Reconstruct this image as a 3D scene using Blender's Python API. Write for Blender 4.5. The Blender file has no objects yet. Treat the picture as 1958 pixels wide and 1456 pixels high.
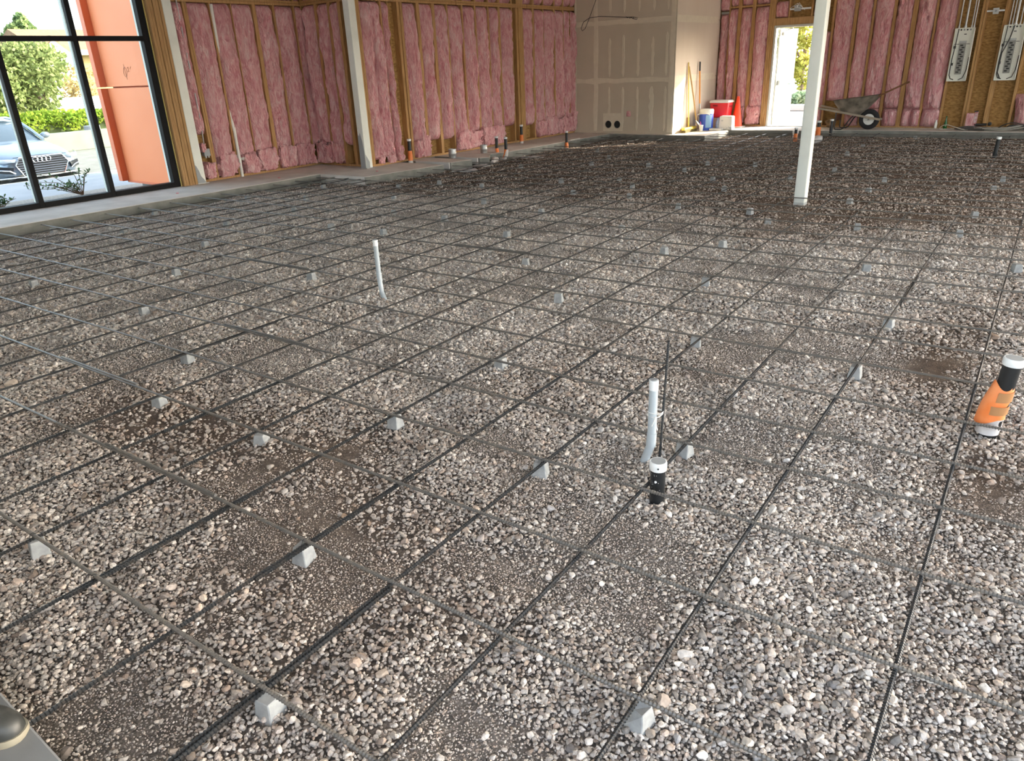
import bpy, bmesh, math, random
import numpy as np
from mathutils import Vector, Matrix
random.seed(7); RNG = np.random.default_rng(11)
SC = bpy.context.scene
COL = SC.collection

# ------------------------------------------------------------------ camera
F_PX, IMG_W, IMG_H = 1403.64, 1958, 1456
YAW, PIT, ROL = math.radians(-38.007), math.radians(23.276), math.radians(2.454)
CAM = np.array([2.0735, -0.381, 1.655])
def cam_axes():
    f = np.array([math.sin(YAW)*math.cos(PIT), math.cos(YAW)*math.cos(PIT), -math.sin(PIT)])
    r = np.array([math.cos(YAW), -math.sin(YAW), 0.0]); d = np.cross(f, r)
    return r*math.cos(ROL)+d*math.sin(ROL), d*math.cos(ROL)-r*math.sin(ROL), f
_r, _d, _f = cam_axes()
cd = bpy.data.cameras.new('camera'); cam = bpy.data.objects.new('camera', cd); COL.objects.link(cam)
m = Matrix.Identity(4)
for i in range(3):
    m[i][0] = _r[i]; m[i][1] = -_d[i]; m[i][2] = -_f[i]; m[i][3] = CAM[i]
cam.matrix_world = m
cd.sensor_fit = 'HORIZONTAL'; cd.sensor_width = 36.0; cd.lens = F_PX*36.0/IMG_W
cd.clip_start = 0.05; cd.clip_end = 500
SC.camera = cam

# ------------------------------------------------------------------ sky, sun, exposure
SUN_DIR = Vector((-0.568, -0.739, -0.362)).normalized()      # the way the light travels
w = bpy.data.worlds.new('sky'); SC.world = w; w.use_nodes = True
nt = w.node_tree; nt.nodes.clear()
wo = nt.nodes.new('ShaderNodeOutputWorld'); bg = nt.nodes.new('ShaderNodeBackground')
sky = nt.nodes.new('ShaderNodeTexSky'); sky.sky_type = 'NISHITA'; sky.sun_disc = False
sky.sun_elevation = math.radians(22); sky.sun_rotation = math.atan2(-SUN_DIR.x, -SUN_DIR.y)
sky.air_density = 1.0; sky.dust_density = 2.5; sky.ozone_density = 1.0
bg.inputs['Strength'].default_value = 0.62
hsv = nt.nodes.new('ShaderNodeHueSaturation'); hsv.inputs['Saturation'].default_value = .55
nt.links.new(sky.outputs[0], hsv.inputs['Color']); nt.links.new(hsv.outputs[0], bg.inputs['Color']); nt.links.new(bg.outputs[0], wo.inputs['Surface'])
sl = bpy.data.lights.new('sun', 'SUN'); so = bpy.data.objects.new('sun', sl); COL.objects.link(so)
sl.energy = 6.5; sl.angle = math.radians(0.6); sl.color = (1.0, 0.90, 0.74)
so.rotation_euler = SUN_DIR.to_track_quat('-Z', 'Y').to_euler(); so.location = (20, 30, 20)
SC.view_settings.view_transform = 'Standard'; SC.view_settings.look = 'None'
SC.view_settings.gamma = 1.0; SC.view_settings.use_curve_mapping = False
SC.view_settings.exposure = 1.45
SC.cycles.use_denoising = True
SC.cycles.max_bounces = 8; SC.cycles.diffuse_bounces = 5; SC.cycles.transparent_max_bounces = 12
SC.cycles.sample_clamp_indirect = 6.0
SC.cycles.caustics_reflective = False; SC.cycles.caustics_refractive = False

# ------------------------------------------------------------------ helpers
def tag(o, label=None, cat=None, group=None, kind=None):
    if label: o['label'] = label
    if cat: o['category'] = cat
    if group: o['group'] = group
    if kind: o['kind'] = kind
    return o

def hash3(ix, iy, iz, seed):
    h = (ix.astype(np.int64)*374761393 + iy.astype(np.int64)*668265263 + iz.astype(np.int64)*2147483647 + seed*1274126177) & 0xffffffff
    h = ((h ^ (h >> 13))*1274126177) & 0xffffffff
    h = (h ^ (h >> 16)) & 0xffffffff
    return h/4294967295.0
def vnoise(x, y, z=None, seed=0):
    x = np.asarray(x, float); y = np.asarray(y, float); z = np.zeros_like(x) if z is None else np.asarray(z, float)
    ix, iy, iz = np.floor(x), np.floor(y), np.floor(z)
    fx, fy, fz = x-ix, y-iy, z-iz
    fx = fx*fx*(3-2*fx); fy = fy*fy*(3-2*fy); fz = fz*fz*(3-2*fz)
    r = 0
    for a in (0, 1):
        for b in (0, 1):
            for c in (0, 1):
                r = r + hash3(ix+a, iy+b, iz+c, seed)*(fx if a else 1-fx)*(fy if b else 1-fy)*(fz if c else 1-fz)
    return r*2-1
def fbm(x, y, z=None, seed=0, octs=3):
    s, a, t = 0, 1.0, 0
    for o in range(octs):
        s = s + a*vnoise(np.asarray(x)*2**o, np.asarray(y)*2**o, None if z is None else np.asarray(z)*2**o, seed+o*17); t += a; a *= .5
    return s/t
def sstep(a, b, x):
    t = np.clip((np.asarray(x, float)-a)/(b-a), 0, 1); return t*t*(3-2*t)

class MB:
    """collects simple shapes (world coordinates) into one mesh"""
    def __init__(s): s.v = []; s.f = []
    def add(s, vs, fs):
        n = len(s.v); s.v += [tuple(map(float, p)) for p in vs]; s.f += [tuple(i+n for i in q) for q in fs]; return s
    def box(s, x0, x1, y0, y1, z0, z1):
        vs = [(x0,y0,z0),(x1,y0,z0),(x1,y1,z0),(x0,y1,z0),(x0,y0,z1),(x1,y0,z1),(x1,y1,z1),(x0,y1,z1)]
        return s.add(vs, [(0,3,2,1),(4,5,6,7),(0,1,5,4),(1,2,6,5),(2,3,7,6),(3,0,4,7)])
    def prism(s, poly, z0, z1):
        n = len(poly); vs = [(x,y,z0) for x,y in poly]+[(x,y,z1) for x,y in poly]
        fs = [tuple(range(n-1,-1,-1)), tuple(range(n,2*n))]+[(i,(i+1)%n,n+(i+1)%n,n+i) for i in range(n)]
        return s.add(vs, fs)
    def tube(s, pts, r, n=10, cap=True, radii=None):
        pts = [Vector(p) for p in pts]; rings = []
        up = None
        for i, p in enumerate(pts):
            if i == 0: d = pts[1]-p
            elif i == len(pts)-1: d = p-pts[i-1]
            else: d = (pts[i+1]-p).normalized()+(p-pts[i-1]).normalized()
            d.normalize()
            if up is None:
                up = Vector((0,0,1)) if abs(d.z) < .9 else Vector((1,0,0))
            a = d.cross(up); a.normalize(); up = a.cross(d); up.normalize()
            rr = radii[i] if radii else r
            rings.append([p+(a*math.cos(2*math.pi*k/n)+up*math.sin(2*math.pi*k/n))*rr for k in range(n)])
        vs = [q for R in rings for q in R]; fs = []
        for i in range(len(rings)-1):
            for k in range(n):
                fs.append((i*n+k, i*n+(k+1)%n, (i+1)*n+(k+1)%n, (i+1)*n+k))
        if cap: fs += [tuple(range(n-1,-1,-1)), tuple((len(rings)-1)*n+k for k in range(n))]
        return s.add(vs, fs)
    def lathe(s, prof, c, n=20, axis=(0,0,1)):
        ax = Vector(axis).normalized(); t = Vector((1,0,0)) if abs(ax.x) < .9 else Vector((0,1,0))
        a = ax.cross(t).normalized(); b = ax.cross(a); c = Vector(c)
        vs, fs = [], []
        for r, h in prof:
            for k in range(n):
                an = 2*math.pi*k/n; vs.append(c+ax*h+(a*math.cos(an)+b*math.sin(an))*max(r, 1e-4))
        for i in range(len(prof)-1):
            for k in range(n): fs.append((i*n+k, i*n+(k+1)%n, (i+1)*n+(k+1)%n, (i+1)*n+k))
        fs += [tuple(range(n-1,-1,-1)), tuple((len(prof)-1)*n+k for k in range(n))]
        return s.add(vs, fs)
    def slab(s, p0, p1, width_dir, wdt, thk_dir, thk):
        """bar of rectangular section from p0 to p1"""
        p0, p1 = Vector(p0), Vector(p1); W = Vector(width_dir).normalized()*wdt/2; T = Vector(thk_dir).normalized()*thk/2
        vs = [p+a*W+b*T for p in (p0, p1) for a, b in ((-1,-1),(1,-1),(1,1),(-1,1))]
        return s.add(vs, [(3,2,1,0),(4,5,6,7),(0,1,5,4),(1,2,6,5),(2,3,7,6),(3,0,4,7)])
    def xf(s, fn): s.v = [tuple(fn(Vector(p))) for p in s.v]; return s

def wloc(o):
    l = Vector((0,0,0))
    while o is not None: l += o.location; o = o.parent
    return l
def obj(name, mb, mat, parent=None, base=None, smooth=False, bevel=0.0, seg=2):
    me = bpy.data.meshes.new(name)
    b = wloc(parent) if parent is not None else Vector(base if base is not None else (0,0,0))
    me.from_pydata([(p[0]-b.x, p[1]-b.y, p[2]-b.z) for p in mb.v], [], mb.f)
    bm = bmesh.new(); bm.from_mesh(me)
    bmesh.ops.recalc_face_normals(bm, faces=bm.faces)
    if bevel > 0:
        es = [e for e in bm.edges if len(e.link_faces) == 2 and e.calc_face_angle(0) > .6]
        bmesh.ops.bevel(bm, geom=es, offset=bevel, segments=seg, affect='EDGES', profile=.5, clamp_overlap=True)
    bm.to_mesh(me); bm.free()
    if smooth:
        me.shade_smooth()
        try: me.set_sharp_from_angle(angle=math.radians(38))
        except Exception: pass
    if mat: me.materials.append(mat)
    o = bpy.data.objects.new(name, me); COL.objects.link(o)
    if parent is not None: o.parent = parent
    else: o.location = b
    return o
def empty(name, loc, label=None, cat=None, group=None, kind=None):
    o = bpy.data.objects.new(name, None); COL.objects.link(o); o.location = loc; o.empty_display_size = .1
    return tag(o, label, cat, group, kind)

# ------------------------------------------------------------------ materials
MATS = {}
def M(name, col, rough=.8, metal=0.0, col2=None, scale=6.0, stretch=(1,1,1), contrast=(.35,.65), bump=0.0, bscale=40.0, bstretch=None,
      spec=None, detail=5.0, dist=.02, alpha=None, trans=0.0, emit=None, coat=0.0, sss=0.0):
    if name in MATS: return MATS[name]
    mt = bpy.data.materials.new(name); mt.use_nodes = True; n = mt.node_tree.nodes; L = mt.node_tree.links
    p = n['Principled BSDF']; p.inputs['Base Color'].default_value = (*col, 1); p.inputs['Roughness'].default_value = rough; p.inputs['Metallic'].default_value = metal
    if spec is not None: p.inputs['Specular IOR Level'].default_value = spec
    if trans: p.inputs['Transmission Weight'].default_value = trans
    if coat: p.inputs['Coat Weight'].default_value = coat; p.inputs['Coat Roughness'].default_value = .08
    if emit: p.inputs['Emission Color'].default_value = (*emit[0], 1); p.inputs['Emission Strength'].default_value = emit[1]
    tc = n.new('ShaderNodeTexCoord')
    def coords(st):
        mp = n.new('ShaderNodeMapping'); mp.inputs['Scale'].default_value = st; L.new(tc.outputs['Object'], mp.inputs['Vector']); return mp.outputs[0]
    if col2 is not None:
        nz = n.new('ShaderNodeTexNoise'); nz.inputs['Scale'].default_value = scale; nz.inputs['Detail'].default_value = detail
        L.new(coords(stretch), nz.inputs['Vector'])
        cr = n.new('ShaderNodeValToRGB'); cr.color_ramp.elements[0].position = contrast[0]; cr.color_ramp.elements[1].position = contrast[1]
        cr.color_ramp.elements[0].color = (*col, 1); cr.color_ramp.elements[1].color = (*col2, 1)
        L.new(nz.outputs['Fac'], cr.inputs['Fac']); L.new(cr.outputs[0], p.inputs['Base Color'])
    if bump:
        nb = n.new('ShaderNodeTexNoise'); nb.inputs['Scale'].default_value = bscale; nb.inputs['Detail'].default_value = 4
        L.new(coords(bstretch or stretch), nb.inputs['Vector'])
        b = n.new('ShaderNodeBump'); b.inputs['Strength'].default_value = bump; b.inputs['Distance'].default_value = dist
        L.new(nb.outputs['Fac'], b.inputs['Height']); L.new(b.outputs[0], p.inputs['Normal'])
    MATS[name] = mt; return mt

def glass_mat(name, tint=(1,1,1), refl=.06):
    mt = bpy.data.materials.new(name); mt.use_nodes = True; n = mt.node_tree.nodes; L = mt.node_tree.links; n.clear()
    o = n.new('ShaderNodeOutputMaterial'); mx = n.new('ShaderNodeMixShader'); t = n.new('ShaderNodeBsdfTransparent'); g = n.new('ShaderNodeBsdfGlossy')
    lw = n.new('ShaderNodeLayerWeight'); lw.inputs['Blend'].default_value = .12
    ma = n.new('ShaderNodeMath'); ma.operation = 'MULTIPLY'; ma.inputs[1].default_value = refl*4
    L.new(lw.outputs['Fresnel'], ma.inputs[0]); L.new(ma.outputs[0], mx.inputs['Fac'])
    t.inputs['Color'].default_value = (*tint, 1); g.inputs['Roughness'].default_value = .01
    L.new(t.outputs[0], mx.inputs[1]); L.new(g.outputs[0], mx.inputs[2]); L.new(mx.outputs[0], o.inputs['Surface'])
    MATS[name] = mt; return mt

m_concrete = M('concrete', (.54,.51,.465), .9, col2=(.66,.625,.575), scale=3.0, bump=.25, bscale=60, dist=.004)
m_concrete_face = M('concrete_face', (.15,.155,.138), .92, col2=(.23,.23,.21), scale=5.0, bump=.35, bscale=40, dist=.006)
m_block = M('concrete_block', (.29,.30,.295), .9, col2=(.38,.39,.385), scale=30, bump=.3, bscale=150, dist=.002)
m_stud = M('stud_wood', (.35,.19,.068), .75, col2=(.52,.31,.13), scale=5, stretch=(9,9,.8), bump=.15, bscale=12, bstretch=(10,10,.7), dist=.003)
m_jack = M('jack_stud_wood', (.34,.19,.075), .72, col2=(.48,.29,.125), scale=6, stretch=(12,12,.7), bump=.15, bscale=12, bstretch=(10,10,.7), dist=.003)
m_osb = M('osb', (.22,.115,.032), .8, col2=(.48,.285,.095), scale=16, stretch=(1,1,2.2), contrast=(.3,.7), bump=.4, bscale=30, bstretch=(1,1,2.4), dist=.004, detail=8)
m_white_post = M('white_paint', (.80,.82,.76), .5, col2=(.72,.74,.68), scale=4, contrast=(.4,.75), bump=.06, bscale=25, dist=.003)
m_primer = M('grey_primer', (.33,.35,.36), .7)
m_black_frame = M('black_aluminium', (.006,.006,.007), .6, spec=.15)
m_glass = glass_mat('window_glass', (.78,.82,.82), .06)
m_gasket = M('pale_gasket', (.70,.73,.66), .5)
m_foam = M('yellow_foam', (.72,.60,.22), .9, bump=.3, bscale=80)
m_dry = M('drywall_paper', (.58,.51,.40), .9, col2=(.62,.545,.43), scale=2)
m_mud = M('joint_compound', (.71,.64,.51), .85, col2=(.76,.69,.55), scale=9)
m_dry_side = M('drywall_mudded', (.66,.56,.455), .9, col2=(.71,.62,.51), scale=1.6, stretch=(1,1,.15))
m_hole = M('dark_hole', (.02,.02,.02), .9)
m_abs = M('black_pipe', (.012,.014,.016), .38, bump=.05, bscale=30, dist=.002)
m_cap = M('white_cap', (.78,.80,.80), .4)
m_capgrey = M('cap_top', (.30,.32,.33), .6)
m_pvc = M('grey_conduit', (.42,.47,.50), .4)
m_pvcw = M('white_pvc', (.74,.73,.68), .4)
m_orange_wrap = M('orange_wrap', (.78,.19,.035), .6, col2=(.84,.30,.11), scale=9, bump=.2, bscale=18, dist=.006)
m_white_wrap = M('white_wrap', (.50,.46,.44), .5, col2=(.66,.64,.63), scale=10, bump=.25, bscale=20, dist=.006)
m_tape = M('tan_tape', (.42,.21,.09), .35)
m_rebar_top = M('rebar_steel_dusty_lit', (.155,.15,.14), .42, .35, col2=(.22,.195,.16), scale=25, contrast=(.45,.8), bump=.1, bscale=300, dist=.001)  # upper bars paler: dust, plus caught window light painted into the colour
m_rebar = M('rebar_steel', (.028,.030,.032), .46, .35, col2=(.06,.048,.038), scale=25, contrast=(.5,.8), bump=.1, bscale=300, dist=.001)  # dark copy; the shaded look of the lower bars painted in
m_wire = M('tie_wire', (.10,.10,.10), .5, .8)
m_galv = M('galvanised', (.44,.45,.45), .42, .7)
m_ties = M('white_tie', (.8,.8,.78), .5)

# ------------------------------------------------------------------ measures of the room
ZS, ZG = 0.0525, -0.082                      # top of slab, mean top of gravel (bars lie at 0)
XL, XW2, YBK, YD, XR, YJ = -9.646, -8.262, 18.137, 15.80, -5.646, 9.06
ZPL = 2.75                                   # underside of the plate
ZTOP = 4.7
S = 0.48005; GC, GS = math.cos(math.radians(-2.1281)), math.sin(math.radians(-2.1281))
def G(b, a): x, y = b*S, a*S; return (x*GC+y*GS, -x*GS+y*GC)

# ------------------------------------------------------------------ gravel floor
def dirt_light_field(x, y):  # brown soil patches, with some light and shade painted in
    d = .36*sstep(.05,.55, fbm(x*.55+3, y*.55, seed=5)) + .26*sstep(.1,.6, fbm(x*1.7, y*1.7+9, seed=8))
    d = d + .85*sstep(6.5, 10.5, y-.15*x*0 + .8*vnoise(x*.6, y*.6, seed=3)) + .30*sstep(5.2, 8.5, y+.6*vnoise(x*.9,y*.9,seed=4))*sstep(-7.5,-3.5,x+0*y)*0
    d = d + .55*np.exp(-(((x-.1)/.9)**2+((y-.7)/.7)**2)) + 1.0*np.exp(-(((x-1.62)/.30)**2+((y-4.4)/.9)**2)) + .75*np.exp(-(((x+1.6)/1.5)**2+((y-1.3)/.55)**2))  # near-left corner shade and left warm light join real brown patches
    d = d + .9*np.exp(-(((x-2.02)/.22)**2+((y-3.0)/.5)**2)) + .5*sstep(5.5,9.5,y)*sstep(-3.2,-1.0,-np.abs(x+7.3))
    d = d*(1-.75*sstep(-2.4,-4.0,x)*sstep(8.0,6.0,y)) + .55*sstep(7.5,11.0,y)  # paler to paint window light; browner far off, soil plus light falloff
    return np.clip(d, 0, 1)
def ground_h(x, y):
    x = np.asarray(x, float); y = np.asarray(y, float)
    return ZG + .028*fbm(x*1.6, y*1.6, seed=21, octs=2) + .018*fbm(x*5.0, y*5.5, seed=31, octs=2) - .012*sstep(.15,.5, fbm(x*2.3+5, y*2.3, seed=41))
def fine_field(x, y):                       # 0 = pressed sand and fines, 1 = coarse stones
    return np.maximum(sstep(-.42, .02, fbm(x*1.9+2, y*1.9+7, seed=61, octs=3)), sstep(7.5, 10, y)*.8)

gx = np.arange(-9.0, 9.01, .09); gy = np.arange(-.6, 17.8, .09)
X, Y = np.meshgrid(gx, gy, indexing='ij'); Zg = ground_h(X, Y)-.012+.012*sstep(.35,.9,dirt_light_field(X,Y))+.006*(1-fine_field(X,Y))
fl = MB(); nX, nY = X.shape
fl.v = list(zip(X.ravel().tolist(), Y.ravel().tolist(), Zg.ravel().tolist()))
fl.f = [(i*nY+j, (i+1)*nY+j, (i+1)*nY+j+1, i*nY+j+1) for i in range(nX-1) for j in range(nY-1)]
# soil: brown fines with sand and tiny stones, mask of soil and painted light shared with the stones through a vertex colour of the soil itself
soil = bpy.data.materials.new('soil'); soil.use_nodes = True
n = soil.node_tree.nodes; L = soil.node_tree.links; p = n['Principled BSDF']; p.inputs['Roughness'].default_value = .95
at = n.new('ShaderNodeAttribute'); at.attribute_name = 'dirt_light'
tc = n.new('ShaderNodeTexCoord')
vo = n.new('ShaderNodeTexVoronoi'); vo.inputs['Scale'].default_value = 120; L.new(tc.outputs['Object'], vo.inputs['Vector'])
n1 = n.new('ShaderNodeTexNoise'); n1.inputs['Scale'].default_value = 14; n1.inputs['Detail'].default_value = 8; L.new(tc.outputs['Object'], n1.inputs['Vector'])
c1 = n.new('ShaderNodeMix'); c1.data_type = 'RGBA'; c1.inputs['A'].default_value = (.235,.208,.182,1); c1.inputs['B'].default_value = (.105,.060,.031,1)
L.new(at.outputs['Fac'], c1.inputs['Factor'])
c2 = n.new('ShaderNodeMix'); c2.data_type = 'RGBA'; c2.blend_type = 'OVERLAY'; c2.inputs['Factor'].default_value = .75
L.new(c1.outputs['Result'], c2.inputs['A']); L.new(n1.outputs['Fac'], c2.inputs['B'])
hs = n.new('ShaderNodeHueSaturation'); hs.inputs['Saturation'].default_value = .8; L.new(c2.outputs['Result'], hs.inputs['Color'])
c3 = n.new('ShaderNodeMix'); c3.data_type = 'RGBA'; c3.blend_type = 'MULTIPLY'; c3.inputs['Factor'].default_value = .55
sep = n.new('ShaderNodeMapRange'); sep.inputs['To Min'].default_value = .45; sep.inputs['To Max'].default_value = 1.35; vs_ = n.new('ShaderNodeSeparateColor'); L.new(vo.outputs['Color'], vs_.inputs[0]); L.new(vs_.outputs[0], sep.inputs['Value'])
L.new(hs.outputs[0], c3.inputs['A']); L.new(sep.outputs[0], c3.inputs['B']); L.new(c3.outputs['Result'], p.inputs['Base Color'])
bp_ = n.new('ShaderNodeBump'); bp_.inputs['Strength'].default_value = .8; bp_.inputs['Distance'].default_value = .006; bp_.invert = True
L.new(vo.outputs['Distance'], bp_.inputs['Height']); L.new(bp_.outputs[0], p.inputs['Normal'])
floor = obj('floor', fl, soil, smooth=True)
tag(floor, 'gravel bed of grey and brown river stones under the rebar grid', 'gravel floor', kind='structure')
a_ = floor.data.attributes.new('dirt_light', 'FLOAT', 'POINT'); a_.data.foreach_set('value', dirt_light_field(X.ravel(), Y.ravel()).astype(np.float32))

# stones
stone_mat = bpy.data.materials.new('stone'); stone_mat.use_nodes = True
n = stone_mat.node_tree.nodes; L = stone_mat.node_tree.links; p = n['Principled BSDF']; p.inputs['Roughness'].default_value = .72
a1 = n.new('ShaderNodeAttribute'); a1.attribute_type = 'INSTANCER'; a1.attribute_name = 'tint'
a2 = n.new('ShaderNodeAttribute'); a2.attribute_type = 'OBJECT'; a2.attribute_name = 'tint'
ad = n.new('ShaderNodeMix'); ad.data_type = 'RGBA'; ad.blend_type = 'ADD'; ad.inputs['Factor'].default_value = 1
L.new(a1.outputs['Color'], ad.inputs['A']); L.new(a2.outputs['Color'], ad.inputs['B'])
tc = n.new('ShaderNodeTexCoord'); nz = n.new('ShaderNodeTexNoise'); nz.inputs['Scale'].default_value = 2.2; nz.inputs['Detail'].default_value = 6
L.new(tc.outputs['Object'], nz.inputs['Vector'])
mr = n.new('ShaderNodeMapRange'); mr.inputs['From Min'].default_value = .3; mr.inputs['From Max'].default_value = .7; mr.inputs['To Min'].default_value = .72; mr.inputs['To Max'].default_value = 1.2
L.new(nz.outputs['Fac'], mr.inputs['Value'])
mu = n.new('ShaderNodeMix'); mu.data_type = 'RGBA'; mu.blend_type = 'MULTIPLY'; mu.inputs['Factor'].default_value = 1
L.new(ad.outputs['Result'], mu.inputs['A']); L.new(mr.outputs[0], mu.inputs['B']); L.new(mu.outputs['Result'], p.inputs['Base Color'])

stone_meshes = []
for k in range(10):
    bm = bmesh.new(); bmesh.ops.create_icosphere(bm, subdivisions=2, radius=1.0)
    co = np.array([v.co[:] for v in bm.verts])
    rs = np.random.default_rng(100+k)
    for _ in range(13):                      # knock flats into it
        nv = rs.normal(size=3); nv /= np.linalg.norm(nv); lim = rs.uniform(.50,.82); dpt = co@nv
        co = co-np.outer(np.maximum(dpt-lim, 0)*.97, nv)
    co *= 1+.10*vnoise(co[:,0]*1.6+k*7, co[:,1]*1.6, co[:,2]*1.6, seed=k)[:,None]
    co *= np.array([1.0, rs.uniform(.62,.85), rs.uniform(.42,.62)])
    for v, c in zip(bm.verts, co): v.co = c
    me = bpy.data.meshes.new('stone'); bm.to_mesh(me); bm.free(); me.shade_smooth(); me.set_sharp_from_angle(angle=math.radians(24)); me.materials.append(stone_mat); stone_meshes.append(me)

def zone_points(sp, d0, d1, seed):
    xs = np.arange(-8.6, 4.6, sp); ys = np.arange(-.03, 17.6, sp)
    A, B = np.meshgrid(xs, ys, indexing='ij'); r = np.random.default_rng(seed)
    x = A.ravel()+r.uniform(-.48,.48,A.size)*sp; y = B.ravel()+r.uniform(-.48,.48,A.size)*sp
    dd = np.hypot(x-CAM[0], y-CAM[1])
    ok = (dd >= d0) & (dd < d1) & (y > -.02)
    # what the camera (and one a step aside) can see
    rel = np.stack([x-CAM[0], y-CAM[1], np.full_like(x, ZG-CAM[2])], 1)
    cz = rel@_f; cx = rel@_r; cy = rel@_d; m_ = .75
    hw = IMG_W/2/F_PX; hh = IMG_H/2/F_PX
    ok &= (cz > .3) & (np.abs(cx) < cz*hw+m_) & (cy < cz*hh+m_)
    # keep off the slabs
    ok &= ~((x < -8.45) | ((y > 8.0) & (x < -7.35)) | ((y > 15.6) & (x < -4.82)) | ((y > 17.1) & (x < -2.4)) | (y > 17.5))
    return x[ok], y[ok]
px, py, pr, pd = [], [], [], []
def put(x, y, r_, d_): px.append(x); py.append(y); pr.append(r_); pd.append(np.full(x.size, d_))
for sp, d0, d1, mean, sd in ((.0122,0,3.3,.0074,1), (.0142,3.3,5.2,.0084,2), (.0178,5.2,8.0,.0102,3), (.0195,8.0,12,.0096,4), (.026,12,30,.0110,5)):
    def cover(x, y, r): # soil lies over the stones where the mask is high
        dd = dirt_light_field(x, y); return r.uniform(size=x.size) < 1-.74*dd
    x, y = zone_points(sp, d0, d1, sd); ff = fine_field(x, y); r = np.random.default_rng(sd+50)
    rad = mean*np.exp(r.normal(0,.36,x.size))*(.48+.62*ff); keep = cover(x, y, r)
    put(x[keep], y[keep], rad[keep], .002)
    if d1 < 9:                               # a lower layer seen between the upper stones
        x, y = zone_points(sp*1.25, d0, d1, sd+10); ff = fine_field(x, y); r = np.random.default_rng(sd+60)
        keep = cover(x, y, r) & (r.uniform(size=x.size) < ff)
        put(x[keep], y[keep], mean*1.05*np.exp(r.normal(0,.3,keep.sum())), -.007)
    # fines where the gravel is pressed
    x, y = zone_points(sp*.80, d0, d1, sd+40); ff = fine_field(x, y); r = np.random.default_rng(sd+90)
    keep = (r.uniform(size=x.size) < (1-ff)*.85) & (y < 9); x = x[keep]; y = y[keep]
    put(x, y, mean*.44*np.exp(r.normal(0,.3,x.size)), .002)
    # loose bigger stones lying on top
    x, y = zone_points(sp*2.7, d0, d1, sd+20); ff = fine_field(x, y); r = np.random.default_rng(sd+70)
    keep = (r.uniform(size=x.size) < (.20+.7*ff)) & cover(x, y, r); x = x[keep]; y = y[keep]
    put(x, y, np.clip(mean*1.55*np.exp(r.normal(0,.30,x.size)), .006, .028), .006)
pd = np.concatenate(pd)
px, py, pr = map(np.concatenate, (px, py, pr)); N = px.size
pz = ground_h(px, py)+pd+pr*RNG.uniform(-.15,.35,N)
pal = np.array([1.04,1.0,.945])*np.array([[.46,.44,.42],[.36,.35,.345],[.54,.53,.51],[.41,.365,.325],[.30,.295,.30],[.47,.42,.37],[.38,.325,.29],[.62,.60,.57],[.345,.35,.365],[.25,.235,.225]])
tint = pal[RNG.choice(10, N, p=[.19,.15,.13,.13,.09,.10,.08,.05,.05,.03])]*(.20+.74*RNG.uniform(0,1,N)**1.2)[:,None]
dd = dirt_light_field(px, py)
dm = np.clip(dd*RNG.uniform(.70,1.25,N)+RNG.uniform(-.1,.1,N), 0, 1)[:,None]*.62
tint = tint*(1-dm)+np.array([.120,.064,.030])*dm
rotz = RNG.uniform(0, 6.283, N); tlt = RNG.normal(0,.38,(N,2))
# the 300 stones that show largest are objects of their own; the rest is one part
dist = np.sqrt((px-CAM[0])**2+(py-CAM[1])**2+(pz-CAM[2])**2)
rel = np.stack([px-CAM[0], py-CAM[1], pz-CAM[2]], 1); cz = rel@_f
vis = (np.abs(rel@_r)/cz < IMG_W/2/F_PX) & (np.abs(rel@_d)/cz < IMG_H/2/F_PX)
score = np.where(vis, pr/dist, 0); big = np.argsort(-score)[:300]; isbig = np.zeros(N, bool); isbig[big] = True
sidx = RNG.integers(0, 10, N)
for j, k in enumerate(big):
    k = int(k); mi = j if j < 10 else int(sidx[k])
    o = bpy.data.objects.new('stone', stone_meshes[mi]); COL.objects.link(o); o.parent = floor
    o.location = (px[k], py[k], pz[k]+.004); o.rotation_euler = (tlt[k,0], tlt[k,1], rotz[k]); o.scale = (pr[k],)*3
    o['tint'] = [float(c) for c in tint[k]]
    if j < 10:
        if j == 0: src = []
        src.append(o)
rest = np.where(~isbig)[0]
me = bpy.data.meshes.new('gravel'); me.vertices.add(rest.size)
me.vertices.foreach_set('co', np.stack([px[rest], py[rest], pz[rest]], 1).astype(np.float32).ravel())
def attr(nm, ty, arr, key):
    a = me.attributes.new(nm, ty, 'POINT'); a.data.foreach_set(key, arr.ravel())
attr('tint', 'FLOAT_COLOR', np.concatenate([tint[rest], np.ones((rest.size,1))], 1).astype(np.float32), 'color')
attr('rot', 'FLOAT_VECTOR', np.stack([tlt[rest,0], tlt[rest,1], rotz[rest]], 1).astype(np.float32), 'vector')
attr('siz', 'FLOAT', pr[rest].astype(np.float32), 'value')
attr('idx', 'INT', sidx[rest].astype(np.int32), 'value')
grav = bpy.data.objects.new('gravel', me); COL.objects.link(grav); grav.parent = floor; grav['kind'] = 'stuff'
ng = bpy.data.node_groups.new('gravel_nodes', 'GeometryNodeTree')
ng.interface.new_socket('Geometry', in_out='INPUT', socket_type='NodeSocketGeometry'); ng.interface.new_socket('Geometry', in_out='OUTPUT', socket_type='NodeSocketGeometry')
gi = ng.nodes.new('NodeGroupInput'); go = ng.nodes.new('NodeGroupOutput'); iop = ng.nodes.new('GeometryNodeInstanceOnPoints'); jn = ng.nodes.new('GeometryNodeJoinGeometry')
for o in reversed(src):
    oi = ng.nodes.new('GeometryNodeObjectInfo'); oi.inputs['Object'].default_value = o; oi.inputs['As Instance'].default_value = True; oi.transform_space = 'ORIGINAL'
    ng.links.new(oi.outputs['Geometry'], jn.inputs[0])
def na(nm, ty):
    q = ng.nodes.new('GeometryNodeInputNamedAttribute'); q.data_type = ty; q.inputs['Name'].default_value = nm; return q.outputs['Attribute']
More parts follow.
